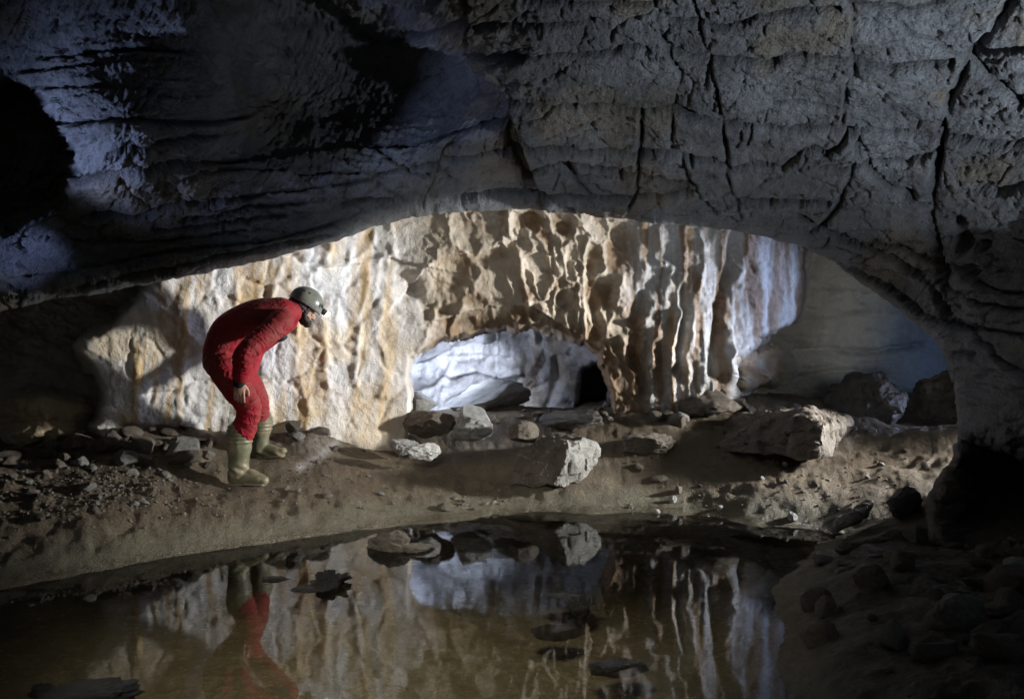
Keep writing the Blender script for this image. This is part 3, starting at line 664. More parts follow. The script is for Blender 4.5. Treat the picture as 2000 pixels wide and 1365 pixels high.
hull_rock('dark_boulder', far2, M_DARK, 'dim brown boulder in the shadows beyond the jagged boulder', 'boulder', .03, .06, 5)
boulder('brown_boulder', 840, 828, 6.75, 78, 60, .38, M_STONE, 'squarish brown boulder left of the bluish boulder at the foot of the low arch', 31, .2, 12)
boulder('bluish_boulder', 925, 826, 6.75, 88, 54, .34, M_GREY, 'rounded blue-grey boulder just right of the squarish brown boulder below the arch', 32, .3, 9)
boulder('small_boulder', 1026, 846, 6.5, 52, 36, .2, M_STONE, 'small brown wedge of rock on the mud to the right of the bluish boulder', 33, .1, 9)
boulder('chamber_boulder', 945, 784, 7.75, 140, 60, .55, M_GREY, 'pale whale-backed boulder lit inside the side chamber behind the arch', 34, .15, 12, .06, roty=-.18)
boulder('chamber_boulder', 818, 792, 7.45, 60, 44, .4, M_GREY, 'small grey-blue boulder in the left corner of the side chamber', 35, .4, 9, .05)
boulder('mud_boulder', 1262, 868, 6.45, 88, 34, .3, M_STONE, 'low mud-caked boulder with a lit crusty top right of the leaning boulder', 36, .0, 8, .1)
boulder('mud_boulder', 1130, 824, 7.0, 120, 36, .6, M_DARK, 'wide low mound of muddy rock at the mouth of the arch', 37, .2, 7, .09)
boulder('mud_boulder', 1385, 785, 7.0, 100, 50, .4, M_STONE, 'grey hump of rock under the right end of the draperies', 38, .2, 8, .06)
boulder('pale_rock', 832, 882, 6.15, 56, 26, .16, M_PALE, 'bright whitish crusty rock on the mud below the squarish brown boulder', 39, .2, 12, .12)
boulder('pale_rock', 786, 872, 6.35, 50, 28, .2, M_GREY, 'bluish lumpy rock against the foot of the pillar left of the arch', 40, .5, 10, .1)
# right foreground
plank = [P(1625,1030,4.75),P(1632,1042,4.7),P(1690,1012,4.75),P(1710,985,4.9),P(1706,972,4.95),P(1690,972,5.0),P(1630,1022,4.95),P(1665,1000,5.05),P(1700,995,5.05)]
hull_rock('tilted_slab', plank, M_DARK, 'dark plank-like slab tilted up on the right shore of the pool', 'rock', .012, .035, 6)
rk = [P(1600,1150,3.75),P(1640,1110,3.8),P(1700,1082,3.9),P(1750,1078,3.95),P(1765,1100,3.9),P(1770,1150,3.7),P(1690,1170,3.6),P(1620,1165,3.65),P(1740,1100,4.3),P(1650,1110,4.2)]
hull_rock('shore_boulder', rk, M_DARK, 'dark smooth boulder with a thin lit crest on the right shore', 'rock', .016, .04, 7)
rk = [P(1625,1285,2.9),P(1690,1240,2.9),P(1760,1205,2.95),P(1810,1182,3.0),P(1850,1190,3.05),P(1900,1240,3.0),P(1950,1330,2.7),P(1700,1340,2.65),P(1640,1320,2.75),P(1850,1230,3.5),P(1720,1250,3.4)]
hull_rock('foreground_boulder', rk, M_DARK, 'broad dark boulder with a faint pale ridge in the lower right foreground', 'rock', .02, .045, 8)
for i, (px, py, d, w_, h_, lab) in enumerate([(1765,985,4.9,60,56,'dark rounded rock at the foot of the right wall behind the tilted slab'),(1740,1050,4.35,66,26,'flat dark rock between the tilted slab and the right wall'),
        (1665,1072,4.25,60,22,'low flat rock on the right shore just below the tilted slab'),(1610,1092,4.15,50,14,'thin flat stone at the water edge on the right shore'),(1790,1060,4.25,60,50,'knobbly dark rock against the base of the right wall'),
        (1720,1088,4.1,110,30,'long flat dark rock behind the shore boulder'),(1868,1155,3.6,40,28,'small rounded brown stone on the dark right bank'),(1985,1105,3.4,36,34,'pale grey cobble at the right edge of the dark bank')]):
    boulder('shore_rock', px, py, d, w_, h_, w_/F*d*.8, M_DARK if i != 7 else M_GREY, lab, 50+i, .3*i, 10, .07)
for i, (px, py, d, w_, h_, lab) in enumerate([(1800,845,6.9,60,22,'grey angular rock lying on the lit mud right of the jagged boulder'),(1740,842,6.9,34,18,'small grey rock between the jagged boulder and the angular rock'),(1705,842,6.8,22,18,'small pointed stone below the jagged boulder'),
        (1830,842,7.1,30,14,'flat little stone beside the right wall on the lit mud')]):
    boulder('lit_rock', px, py, d, w_, h_, w_/F*d*.7, M_GREY, lab, 70+i, .4*i, 11, .08)
# stones in the pool
def pool_stone(name, px, py, wpx, hpx, lab, seed, mat, cuts=9, rough=.1, sink=.5):
    d = HC*F/(py-CY)
    o = boulder(name, px, py, d, wpx, hpx, wpx/F*d*.75, mat, lab, seed, .2, cuts, rough, 'stone')
    o.location.z = o.scale.z*(.9-2*sink*.6)*.5
    return o
pool_stone('pool_stone', 762, 1070, 70, 48, 'brown muddy stone rising from the far side of the pool', 81, M_MUDR, sink=.45)
pool_stone('pool_stone', 812, 1072, 60, 16, 'low muddy tail of stone trailing right of the brown pool stone', 82, M_MUDR, sink=.6)
pool_stone('pool_stone', 640, 1142, 64, 40, 'wet black glistening stone in the pool between the reflections', 83, M_WET, 12, .26, .45)
pool_stone('pool_stone', 612, 1150, 60, 8, 'flat dark stone sliver left of the glistening black pool stone', 84, M_WET)
pool_stone('pool_stone', 540, 1130, 44, 9, 'flat dark stone breaking the water under the reflected boots', 85, M_WET, sink=.7)
pool_stone('pool_stone', 1132, 1186, 36, 36, 'small wet black stone glinting alone right of the pool centre', 86, M_WET, 12, .25, .3)
pool_stone('pool_stone', 1112, 1165, 90, 14, 'dark sunken flat stone just behind the glinting pool stone', 87, M_WET, sink=1.75)
pool_stone('pool_stone', 1090, 1228, 80, 14, 'dark sunken stone in front of the glinting pool stone', 88, M_WET, sink=1.75)
pool_stone('pool_stone', 1205, 1296, 90, 20, 'flat black stone near the bottom of the pool right of centre', 89, M_WET, sink=1.3)
pool_stone('pool_stone', 165, 1362, 170, 26, 'wet dark rock at the very bottom left of the pool', 90, M_WET, 10, .16, .4)
pool_stone('pool_stone', 80, 1352, 40, 22, 'small pointed wet stone in the bottom left corner of the pool', 91, M_WET, 10, .2, .3)
for i, (px, py, s, lab) in enumerate([(1314,992,10,'tiny wet pebble on the silt straight above the draperies reflection'),(1284,1002,7,'tiny dark pebble on the wet silt left of the paired pebbles'),(1406,1004,8,'tiny pebble standing on the wet silt near the right shore'),(1548,1024,13,'small pointed pebble on wet silt left of the tilted slab'),(1232,996,6,'tiny pale pebble on the wet silt right of the leaning boulder')]):
    d = HC*F/(py-CY); o = boulder('pebble', px, py, d, s*1.4, s*1.3, s*1.2/F*d, M_GREY, lab, 95+i, .5*i, 9, .08, 'pebble'); o.location.z = max(0, fz(o.location.x, d))+o.scale.z*.4

# rubble: repeats that share a few shapes
protos = [rock_mesh('loose_stone', 200+i, 11, .09, 3) for i in range(12)]
mats3 = []
for i, me in enumerate(protos): me.materials.append((M_STONE, M_MUDR, M_STONE, M_BLOCK)[i % 4])
rs = random.Random(5)
def scatter(n, fpx, smin, smax, name, label, group, avoid=()):
    k = 0; tries = 0
    while k < n and tries < n*20:
        tries += 1
        px, py = fpx()
        if any((px-a)**2+(py-b)**2 < r*r for a, b, r in avoid): continue
        p = ground_hit(px, py)
        s = smin*(smax/smin)**(rs.random()**1.8)
        o = bpy.data.objects.new(name, protos[rs.randrange(12)]); COL.objects.link(o)
        o.scale = (s*rs.uniform(.8, 1.4), s*rs.uniform(.7, 1.2), s*rs.uniform(.5, .95))
        o.rotation_euler = (rs.uniform(-.4, .4), rs.uniform(-.4, .4), rs.uniform(0, 6.28))
        o.location = (p.x, p.y, fz(p.x, p.y)+o.scale.z*.25)
        tag(o, label, 'stone', group); k += 1
AV = [(465,930,50), (525,885,45)]
scatter(46, lambda: (rs.uniform(-40, 420), rs.uniform(868, 915)), .035, .13, 'loose_stone', 'angular stone in the heap of rubble along the foot of the left wall', 'rubble along the left wall', AV)
scatter(80, lambda: (rs.gauss(170, 130), rs.gauss(955, 26)), .014, .055, 'loose_stone', 'small broken stone strewn over the left bank of the pool', 'small stones on the left bank', AV)
scatter(24, lambda: (rs.uniform(220, 640), rs.uniform(832, 862)), .03, .10, 'loose_stone', 'stone lodged where the mud meets the cream wall behind the person', 'stones at the foot of the cream wall', AV)
scatter(26, lambda: (rs.uniform(540, 780), rs.uniform(850, 985)), .014, .045, 'loose_stone', 'small stone on the brown mud between the person and the arch', 'stones on the mud by the person', AV)
scatter(34, lambda: (rs.uniform(800, 1230), rs.uniform(792, 826)), .03, .085, 'loose_stone', 'muddy stone in the rubble heap at the mouth of the arch', 'rubble at the arch', AV)
scatter(24, lambda: (rs.uniform(1260, 1560), rs.uniform(785, 830)), .03, .11, 'loose_stone', 'stone in the dim rubble below the draperies', 'rubble below the draperies', AV)
scatter(20, lambda: (rs.uniform(880, 990), rs.gauss(984, 7)), .010, .03, 'loose_stone', 'small clod at the water edge below the leaning boulder', 'clods at the water edge', AV)
scatter(34, lambda: (rs.uniform(1230, 1780), rs.uniform(880, 985)), .012, .05, 'loose_stone', 'small stone on the trodden mud right of the leaning boulder', 'stones on the right mud', AV)
scatter(16, lambda: (rs.uniform(1580, 1990), rs.uniform(1070, 1330)), .06, .15, 'bank_rock', 'angular dark rock half sunk in the shadowy right bank', 'rocks on the right bank', AV)
scatter(22, lambda: (rs.uniform(1600, 2000), rs.uniform(1040, 1260)), .02, .07, 'loose_stone', 'dark stone lying on the shadowy right bank', 'stones on the right bank', AV)
# fine gravel as one mesh
bm = bmesh.new()
for i in range(900):
    if i < 620: px, py = rs.gauss(190, 150), rs.gauss(950, 36)
    elif i < 760: px, py = rs.uniform(520, 980), rs.uniform(880, 1000)
    else: px, py = rs.uniform(1200, 1750), rs.uniform(890, 1000)
    if any((px-a)**2+(py-b)**2 < 900 for a, b, r in AV): continue
    p = ground_hit(px, py)
    if p.z < .02: continue
    s = rs.uniform(.004, .013)
    mm = Matrix.Translation(p)@Matrix.Rotation(rs.uniform(0, 6), 4, (rs.random(), rs.random(), rs.random()+.1))@Matrix.Diagonal((s*rs.uniform(.8, 1.6), s, s*rs.uniform(.5, 1), 1))
    r = bmesh.ops.create_icosphere(bm, subdivisions=1, radius=1, matrix=mm)
me = bpy.data.meshes.new('gravel'); bm.to_mesh(me); bm.free()
tag(link('gravel', me, M_STONE), 'fine stone chips scattered over the mud', 'gravel', kind='stuff')

# ------------------------------------------------------------------ PERSON
def frame_of(t, ref):
    t = t.normalized(); s = ref-t*ref.dot(t)
    if s.length < 1e-4: s = Vector((0, 0, 1))-t*t.z
    s.normalize(); return s, t.cross(s)
def tube(bm, pts, rad, ref=Vector((0, 1, 0)), n=18, sub=6):
    """round-ended limb: pts joints, rad = (r along ref, r across) per joint, smoothly interpolated"""
    pts = [Vector(p) for p in pts]; rad = [(r, r) if not isinstance(r, tuple) else r for r in rad]
    path, rr = [], []
    for i in range(len(pts)-1):
        p0 = pts[max(i-1, 0)]; p1 = pts[i]; p2 = pts[i+1]; p3 = pts[min(i+2, len(pts)-1)]
        for k in range(sub+(i == len(pts)-2)):
            t = k/sub
            path.append(.5*((2*p1)+(p2-p0)*t+(2*p0-5*p1+4*p2-p3)*t*t+(3*p1-p0-3*p2+p3)*t**3))
            e = t*t*(3-2*t); rr.append((rad[i][0]*(1-e)+rad[i+1][0]*e, rad[i][1]*(1-e)+rad[i+1][1]*e))
    rings = []
    def ring(c, s, u, a, b): rings.append([bm.verts.new(c+s*(a*math.cos(2*math.pi*j/n))+u*(b*math.sin(2*math.pi*j/n))) for j in range(n)])
    m = len(path)
    T = [(path[min(i+1, m-1)]-path[max(i-1, 0)]).normalized() for i in range(m)]
    s, u = frame_of(T[0], ref); r0 = min(rr[0])
    for a in (80, 55, 28): ring(path[0]-T[0]*r0*math.sin(math.radians(a)), s, u, rr[0][0]*math.cos(math.radians(a)), rr[0][1]*math.cos(math.radians(a)))
    for i in range(m):
        s, u = frame_of(T[i], ref); ring(path[i], s, u, *rr[i])
    r1 = min(rr[-1])
    for a in (28, 55, 80): ring(path[-1]+T[-1]*r1*math.sin(math.radians(a)), s, u, rr[-1][0]*math.cos(math.radians(a)), rr[-1][1]*math.cos(math.radians(a)))
    for a, b in zip(rings[:-1], rings[1:]):
        for j in range(n): bm.faces.new((a[j], a[(j+1) % n], b[(j+1) % n], b[j]))
    bm.faces.new(rings[0][::-1]); bm.faces.new(rings[-1])
def ell(bm, c, axes, r, seg=24):
    """ellipsoid: axes = 3 unit vectors"""
    M3 = Matrix((axes[0]*r[0], axes[1]*r[1], axes[2]*r[2])).transposed().to_4x4(); M3.translation = c
    bmesh.ops.create_uvsphere(bm, u_segments=seg, v_segments=seg*2//3, radius=1, matrix=M3)
def fuse(name, bm, voxel, smooth=6, parent=None, mat=None, fac=.5):
    bmesh.ops.recalc_face_normals(bm, faces=bm.faces[:])
    me = bpy.data.meshes.new(name); bm.to_mesh(me); bm.free()
    o = bpy.data.objects.new(name, me); COL.objects.link(o)
    r = o.modifiers.new('r', 'REMESH'); r.mode = 'VOXEL'; r.voxel_size = voxel; r.use_smooth_shade = True
    if smooth:
        s = o.modifiers.new('s', 'SMOOTH'); s.iterations = smooth; s.factor = fac
    dg = bpy.context.evaluated_depsgraph_get()
    me2 = bpy.data.meshes.new_from_object(o.evaluated_get(dg), depsgraph=dg)
    o.modifiers.clear(); o.data = me2; me2.name = name; bpy.data.meshes.remove(me)
    for p in me2.polygons: p.use_smooth = True
    if mat: me2.materials.append(mat)
    if parent: o.parent = parent
    return o
def displace(o, fn):
    """move the vertices along their normals by fn(co array)"""
    me = o.data; n = len(me.vertices)
    co = np.empty(n*3); me.vertices.foreach_get('co', co); co = co.reshape(-1, 3)
    no = np.empty(n*3); me.vertices.foreach_get('normal', no); no = no.reshape(-1, 3)
    co = co+no*fn(co, no)[:, None]
    me.vertices.foreach_set('co', co.reshape(-1)); me.update()
def seg_t(co, a, b):
    a, b = np.array(a), np.array(b); v = b-a
    t = ((co-a)@v)/(v@v); d = np.linalg.norm(co-a-np.clip(t, 0, 1)[:, None]*v, axis=1)
    return t, d

nx, ny = boots_xy[0]; gx_, gy_ = boots_xy[1]
nz0 = max(fz(nx-.06, ny), fz(nx+.06, ny))-.012; fz0 = max(fz(gx_-.05, gy_), fz(gx_+.08, gy_))-.014
# joints: near side = the right arm and leg
pel = P(433,697,5.53); wai = P(452,655,5.53); che = P(505,623,5.57); uch = P(546,614,5.62); nek = P(573,606,5.68)
hipN = P(438,715,5.44); thN = P(462,757,5.43); kneN = P(487,798,5.42); shN = P(479,830,5.45)
ankN = Vector((P(466,900,5.48).x, 5.48, nz0+.14)); calN = P(467,850,5.47)
hipF = P(446,712,5.66); kneF = P(499,772,5.80); shF = P(506,812,5.93); calF = P(509,835,5.97)
shoN = P(549,628,5.42); elbN = P(479,690,5.19); wriN = P(468,742,5.29)
shoF = P(560,624,5.88); elbF = P(500,684,6.00); wriF = P(486,732,5.88)
fwd = Vector((.74, .47, -.52)).normalized(); up = Vector((.45, .12, .88)); up = (up-fwd*up.dot(fwd)).normalized(); rgt = fwd.cross(up).normalized()
hel = P(602,583,5.74)
hc = hel-up*.045+fwd*.0                        # skull centre
A3 = (rgt, fwd, up)
M_SKIN = plain_mat('skin', (.46, .27, .20), .5, .4, .15, 60, .15, dirt=(.25, .18, .12), dscale=18, damt=.5)
M_RED = plain_mat('red_cloth', (.29, .007, .020), .7, .25, .22, 14, .0, dirt=(.20, .07, .055), dscale=4.2, damt=.7)
_nt = M_RED.node_tree; _b = _nt.nodes['Principled BSDF']; _co = N(_nt, 'ShaderNodeTexCoord').outputs['Object']
_r1 = N(_nt, 'ShaderNodeTexNoise', Scale=13.0, Detail=4.0, Roughness=.5, Distortion=1.6); _r1.noise_type = 'RIDGED_MULTIFRACTAL'; _nt.links.new(_co, _r1.inputs['Vector'])
_bp = N(_nt, 'ShaderNodeBump', Strength=.85, Distance=.016); _nt.links.new(_r1.outputs[0], _bp.inputs['Height'])
_r2 = N(_nt, 'ShaderNodeTexNoise', Scale=60.0, Detail=4.0); _nt.links.new(_co, _r2.inputs['Vector'])
_bq = N(_nt, 'ShaderNodeBump', Strength=.3, Distance=.006); _nt.links.new(_r2.outputs[0], _bq.inputs['Height']); _nt.links.new(_bp.outputs[0], _bq.inputs['Normal']); _nt.links.new(_bq.outputs[0], _b.inputs['Normal'])
M_BLK = plain_mat('black_neoprene', (.018, .019, .024), .6, .3, .2, 40, .2)
M_BOOT = plain_mat('olive_rubber', (.13, .135, .08), .45, .45, .25, 12, .2, dirt=(.31, .25, .165), dscale=7, damt=.95)
M_SOLE = plain_mat('boot_sole', (.16, .14, .10), .7, .3, .25, 30, .4, dirt=(.26, .21, .14), dscale=12, damt=.7)
M_HELM = plain_mat('grey_helmet_shell', (.13, .155, .16), .3, .5, .3, 9, .04, dirt=(.25, .24, .18), dscale=11, damt=.75)
M_VENT = plain_mat('black_vent', (.008, .008, .009), .8, .2)
M_STRAP = plain_mat('pale_strap', (.50, .48, .46), .6, .3, .15, 50)
M_HAIR = plain_mat('dark_hair', (.022, .017, .014), .6, .4, .4, 120, .8)
M_EYE = plain_mat('eye', (.6, .58, .55), .2, .5, .05)
m, nt, b = new_mat('lamp_glow'); b.inputs['Base Color'].default_value = (.9, .9, .85, 1); b.inputs['Emission Color'].default_value = (1, .96, .85, 1); b.inputs['Emission Strength'].default_value = 6.0
M_LAMP = m

# one continuous body, from the soles to the crown
bm = bmesh.new()
tube(bm, [pel, wai, che, uch], [(.135, .115), (.125, .12), (.155, .125), (.16, .10)])
tube(bm, [uch, nek, hc-up*.03-fwd*.02], [.075, .058, .056])
ell(bm, hc, A3, (.076, .096, .105)); ell(bm, hc+fwd*.035-up*.065, A3, (.056, .06, .06))          # skull, jaw
ell(bm, hc+fwd*.088-up*.098, A3, (.022, .02, .018)); ell(bm, hc+fwd*.083-up*.03, A3, (.05, .02, .012), 16)   # chin, brow
tube(bm, [hc+fwd*.092-up*.03, hc+fwd*.116-up*.062], [.009, .014], rgt, 10, 3); ell(bm, hc+fwd*.104-up*.064, A3, (.019, .012, .010), 12)
ell(bm, hc+fwd*.094-up*.086, A3, (.024, .010, .006), 12)
for s in (-1, 1): ell(bm, hc+rgt*(s*.079)-fwd*.005-up*.04, A3, (.011, .020, .032), 12)
for a, b_, c_, d_ in ((hipN, thN, kneN, shN), (hipF, (hipF+kneF)/2, kneF, shF)): tube(bm, [a, b_, c_, d_], [.085, .08, .062, .058])
for cal, ank, x_, y_, z_ in ((calN, ankN, nx, ny, nz0), (calF, Vector((P(506,878,5.98).x, 5.98, fz0+.14)), gx_, gy_, fz0)):
    tube(bm, [cal, ank, ank-Vector((.01, 0, .07))], [.058, .042, .04]); tube(bm, [Vector((ank.x-.03, y_, z_+.06)), Vector((ank.x+.12, y_, z_+.045)), Vector((ank.x+.17, y_, z_+.04))], [.036, (.04, .028), (.035, .02)])
for a, b_, c_ in ((shoN, elbN, wriN), (shoF, elbF, wriF)): tube(bm, [a, (a+b_)/2, b_, b_*.55+c_*.45, c_], [.055, .05, .042, .04, .028])
def hand(bm, w, dn, wd, nr, side, curl=.5):
    """w wrist, dn towards the fingertips, wd across towards the thumb, nr out of the back of the hand"""
    dn, wd, nr = dn.normalized(), wd.normalized(), nr.normalized()
    tube(bm, [w-dn*.02, w+dn*.02, w+dn*.055, w+dn*.085], [(.026, .02), (.034, .017), (.041, .015), (.040, .012)], wd, 16, 5)
    for k, (o_, ln) in enumerate(((.030, .072), (.010, .080), (-.010, .074), (-.029, .058))):
        b0 = w+dn*.088+wd*o_+nr*.002; a1 = curl*(.45+.12*k); 
        d1 = (dn*math.cos(a1)-nr*math.sin(a1)+wd*o_*1.5).normalized(); a2 = a1+curl*.8; d2 = (dn*math.cos(a2)-nr*math.sin(a2)).normalized(); a3 = a2+curl*.5; d3 = (dn*math.cos(a3)-nr*math.sin(a3)).normalized()
        p1 = b0+d1*ln*.45; p2 = p1+d2*ln*.32; p3 = p2+d3*ln*.2
        tube(bm, [b0-dn*.02, b0, p1, p2, p3], [.0095, .0098, .0088, .0080, .0070], wd, 10, 3)
    t0 = w+dn*.028+wd*.026-nr*.004; t1 = t0+(dn*.7+wd*.62-nr*.25).normalized()*.038; t2 = t1+(dn*.93+wd*.2-nr*.3).normalized()*.030; t3 = t2+(dn-nr*.3).normalized()*.020
    tube(bm, [t0-wd*.012, t0, t1, t2, t3], [.014, .014, .0115, .0105, .0085], nr, 10, 3)
hand(bm, wriN+(wriN-elbN).normalized()*.012, Vector((-.05, .10, -1)), Vector((1, .15, -.05)), Vector((.1, -1, -.05)), 1, .38)
hand(bm, wriF+(wriF-elbF).normalized()*.012, Vector((.05, -.05, -1)), Vector((1, 0, .05)), Vector((0, 1, 0)), -1, .45)
person = fuse('person', bm, .0042, 3, None, M_SKIN)
tag(person, 'person in a red caving suit and helmet bending forward beside the cream wall', 'person')

# red one-piece suit
bm = bmesh.new()
tube(bm, [P(432,708,5.53), P(439,684,5.53), wai, P(478,636,5.55), che, uch, P(563,612,5.66)], [(.17, .12), (.175, .142), (.17, .15), (.175, .152), (.19, .145), (.185, .125), (.13, .092)], n=28)
tube(bm, [hipN, thN, P(480,782,5.42), kneN, shN, P(473,846,5.465)], [.118, .104, .090, .084, .082, .084], n=24)
tube(bm, [hipF, (hipF+kneF)/2+Vector((.01, 0, 0)), kneF, shF, P(508,820,5.95)], [.125, .11, .088, .078, .078], n=24)
tube(bm, [shoN, (shoN*.6+elbN*.4), elbN, elbN*.5+wriN*.5, wriN-(wriN-elbN).normalized()*.02], [.092, .080, .070, .062, .053], n=24)
tube(bm, [shoF, (shoF+elbF)/2, elbF, wriF], [.092, .08, .07, .055], n=20)
tube(bm, [P(560,612,5.66), P(571,608,5.69), P(579,606,5.705)], [(.085, .085), (.075, .078), (.07, .075)], n=24)
suit = fuse('suit', bm, .006, 5, person, M_RED)
sl = [(tuple(shoN), tuple(elbN), 42), (tuple(elbN), tuple(wriN), 55), (tuple(kneN), tuple(P(473,846,5.465)), 60), (tuple(kneF), tuple(shF), 55)]
elb_c, kn_c, hip_c, ax_c = [np.array(p) for p in (elbN, kneN, P(470,700,5.45), P(540,650,5.45))]
def folds(co, no):
    d = .006*fbm(co[:, 0]*7, co[:, 1]*7, co[:, 2]*7, 3)
    for c, r_, amp in ((elb_c, .13, .011), (kn_c, .16, .012), (ax_c, .16, .012), (hip_c, .14, .010)):
        m_ = np.exp(-(np.linalg.norm(co-c, axis=1)/r_)**2)
        d += 1.1*amp*m_*(ridged(co[:, 0]*9, co[:, 1]*6, co[:, 2]*19, 3)-.5)
    for a, b_, fq in sl:
        t, dd = seg_t(co, a, b_); m_ = sstep(.16, .10, dd)*sstep(-.1, .15, t)*sstep(1.15, .9, t)
        L_ = np.linalg.norm(np.array(b_)-np.array(a))
        d += .011*m_*(ridged(t*L_*fq*.42+2.2*fbm(co[:, 0]*4, co[:, 1]*4, co[:, 2]*4, 2), co[:, 0]*5.5+co[:, 2]*3.5, co[:, 1]*5.5, 3)-.55)*(.35+.9*np.clip(fbm(co[:, 0]*6, co[:, 1]*6, co[:, 2]*6+4, 2)+.35, 0, 1))
    # centre-back seam
    return d
displace(suit, folds)
def part(name, bm, mat, parent, voxel=None, smooth=3, label=None):
    if voxel: o = fuse(name, bm, voxel, smooth, parent, mat)
    else:
        bmesh.ops.recalc_face_normals(bm, faces=bm.faces[:])
        me = bpy.data.meshes.new(name); bm.to_mesh(me); bm.free()
        for f in me.polygons: f.use_smooth = True
        o = link(name, me, mat, parent)
    if label: o['label'] = label
    return o
# black cuffs
for w_, e_ in ((wriN, elbN), (wriF, elbF)):
    dv = (w_-e_).normalized(); bm = bmesh.new(); tube(bm, [w_-dv*.035, w_-dv*.005, w_+dv*.022], [.050, .047, .043], n=20)
    c = part('cuff', bm, M_BLK, suit)
# small dark chest pouch
bm = bmesh.new(); ell(bm, P(549,660,5.62), (Vector((.9, .2, .4)).normalized(), Vector((-.2, .98, 0)), Vector((-.4, 0, .9)).normalized()), (.05, .05, .028), 20)
part('pouch', bm, M_BLK, suit, .006, 2)
# boots
def boot(top, ank, y_, z_, tilt, label):
    bm = bmesh.new()
    tube(bm, [top, top*.6+ank*.4, top*.25+ank*.75, Vector((ank.x-.005, y_, z_+.10))], [.090, .086, .072, .070], n=26)
    hx = ank.x
    tube(bm, [Vector((hx-.035, y_, z_+.075)), Vector((hx+.02, y_, z_+.075)), Vector((hx+.085, y_, z_+.068)), Vector((hx+.15, y_-.004, z_+.055+tilt*.3)), Vector((hx+.185, y_-.008, z_+.048+tilt))],
         [(.046, .062), (.050, .068), (.052, .058), (.054, .044), (.045, .034)], n=22)
    b = fuse('boot', bm, .006, 4, person, M_BOOT)
    z1 = top.z
    def rib(co, no):
        zt = z1-co[:, 2]
        d = .004*sstep(.075, .07, zt)+.003*np.sin(zt*2*math.pi/.028)*sstep(.08, .07, zt)
        d += .006*np.exp(-((zt-.26)/.03)**2)*np.sin(co[:, 0]*60+co[:, 2]*90)+.006*fbm(co[:, 0]*8, co[:, 1]*8, co[:, 2]*8, 3)
        return d
    displace(b, rib)
    bm = bmesh.new()
    for p0, p1, r_ in ((Vector((hx-.055, y_, z_+.018)), Vector((hx+.03, y_, z_+.018)), (.050, .018)), (Vector((hx+.05, y_, z_+.024)), Vector((hx+.185, y_-.006, z_+.020+tilt*.8)), (.056, .016))):
        tube(bm, [p0, (p0+p1)/2, p1], [(r_[0]*.92, r_[1]), r_, (r_[0]*.9, r_[1])], Vector((0, 1, 0)), 20, 4)
    s = part('sole', bm, M_SOLE, b, .005, 2)
    return b
boot(P(468,845,5.465), ankN, ny, nz0, .0, None)
boot(P(509,822,5.96), Vector((P(506,878,5.98).x, 5.98, fz0+.14)), gy_, fz0, .02, None)
# hair, beard
bm = bmesh.new()
ell(bm, hc-fwd*.030-up*.040, A3, (.090, .085, .075)); ell(bm, hc-fwd*.055-up*.085, A3, (.072, .055, .062)); ell(bm, hc-fwd*.075-up*.115, A3, (.055, .045, .05))
for s in (-1, 1): ell(bm, hc+rgt*s*.074+fwd*.018-up*.05, A3, (.014, .022, .045), 14)
tube(bm, [hc+rgt*.06+fwd*.045-up*.095, hc+fwd*.095-up*.118, hc-rgt*.06+fwd*.045-up*.095], [.024, .03, .024], up, 14, 6)
ell(bm, hc+fwd*.065-up*.118, A3, (.045, .04, .028), 16)
hair = fuse('hair', bm, .005, 2, person, M_HAIR)
displace(hair, lambda co, no: .010*fbm(co[:, 0]*30, co[:, 1]*30, co[:, 2]*30, 3)+.004*ridged(co[:, 0]*90, co[:, 1]*90, co[:, 2]*30, 2))
for s in (-1, 1):
    bm = bmesh.new(); ell(bm, hc+rgt*s*.032+fwd*.083-up*.043, A3, (.012, .010, .011), 16); part('eye', bm, M_EYE, person)
# helmet: a shell open below, with brim, vents, strap and lamp
bm = bmesh.new()
nu, nv = 48, 20; ringsv = []
for i in range(nv+1):
    ph = (math.pi/2+.16)*i/nv; row = []
    for j in range(nu):
        th = 2*math.pi*j/nu; cu, su = math.cos(th), math.sin(th)
        r_ = math.sin(ph); z_ = math.cos(ph)
        k = 1+.02*math.cos(6*th)*math.sin(ph)**3*math.cos(ph)*3
        fr_ = .128*(1+.05*max(cu, 0))*r_*k; sd = .103*r_*k
        drop = (-.012*max(-cu, 0)**2+.012*max(cu, 0)**2)*sstep(1.2, 1.7, np.array(ph))
        row.append(bm.verts.new(hel+fwd*(fr_*cu)+rgt*(sd*su)+up*(.118*z_-.035+float(drop))))
    ringsv.append(row)
for i in range(nv):
    for j in range(nu): bm.faces.new((ringsv[i][j], ringsv[i][(j+1) % nu], ringsv[i+1][(j+1) % nu], ringsv[i+1][j])) if i else (bm.faces.new((ringsv[1][j], ringsv[1][(j+1) % nu], ringsv[0][0])) if False else None)
bmesh.ops.delete(bm, geom=[v for v in ringsv[0][1:]], context='VERTS')
for j in range(nu): bm.faces.new((ringsv[0][0], ringsv[1][j], ringsv[1][(j+1) % nu]))
bmesh.ops.recalc_face_normals(bm, faces=bm.faces[:])
bmesh.ops.solidify(bm, geom=bm.faces[:], thickness=.006)
helmet = part('helmet', bm, M_HELM, person)
def on_helm(th, ph, off=0.0):
    cu, su = math.cos(th), math.sin(th); r_ = math.sin(ph)
    return hel+fwd*((.128*(1+.05*max(cu, 0))*r_+off*r_)*cu)+rgt*((.103*r_+off*r_)*su)+up*(.118*math.cos(ph)-.035+off*math.cos(ph))
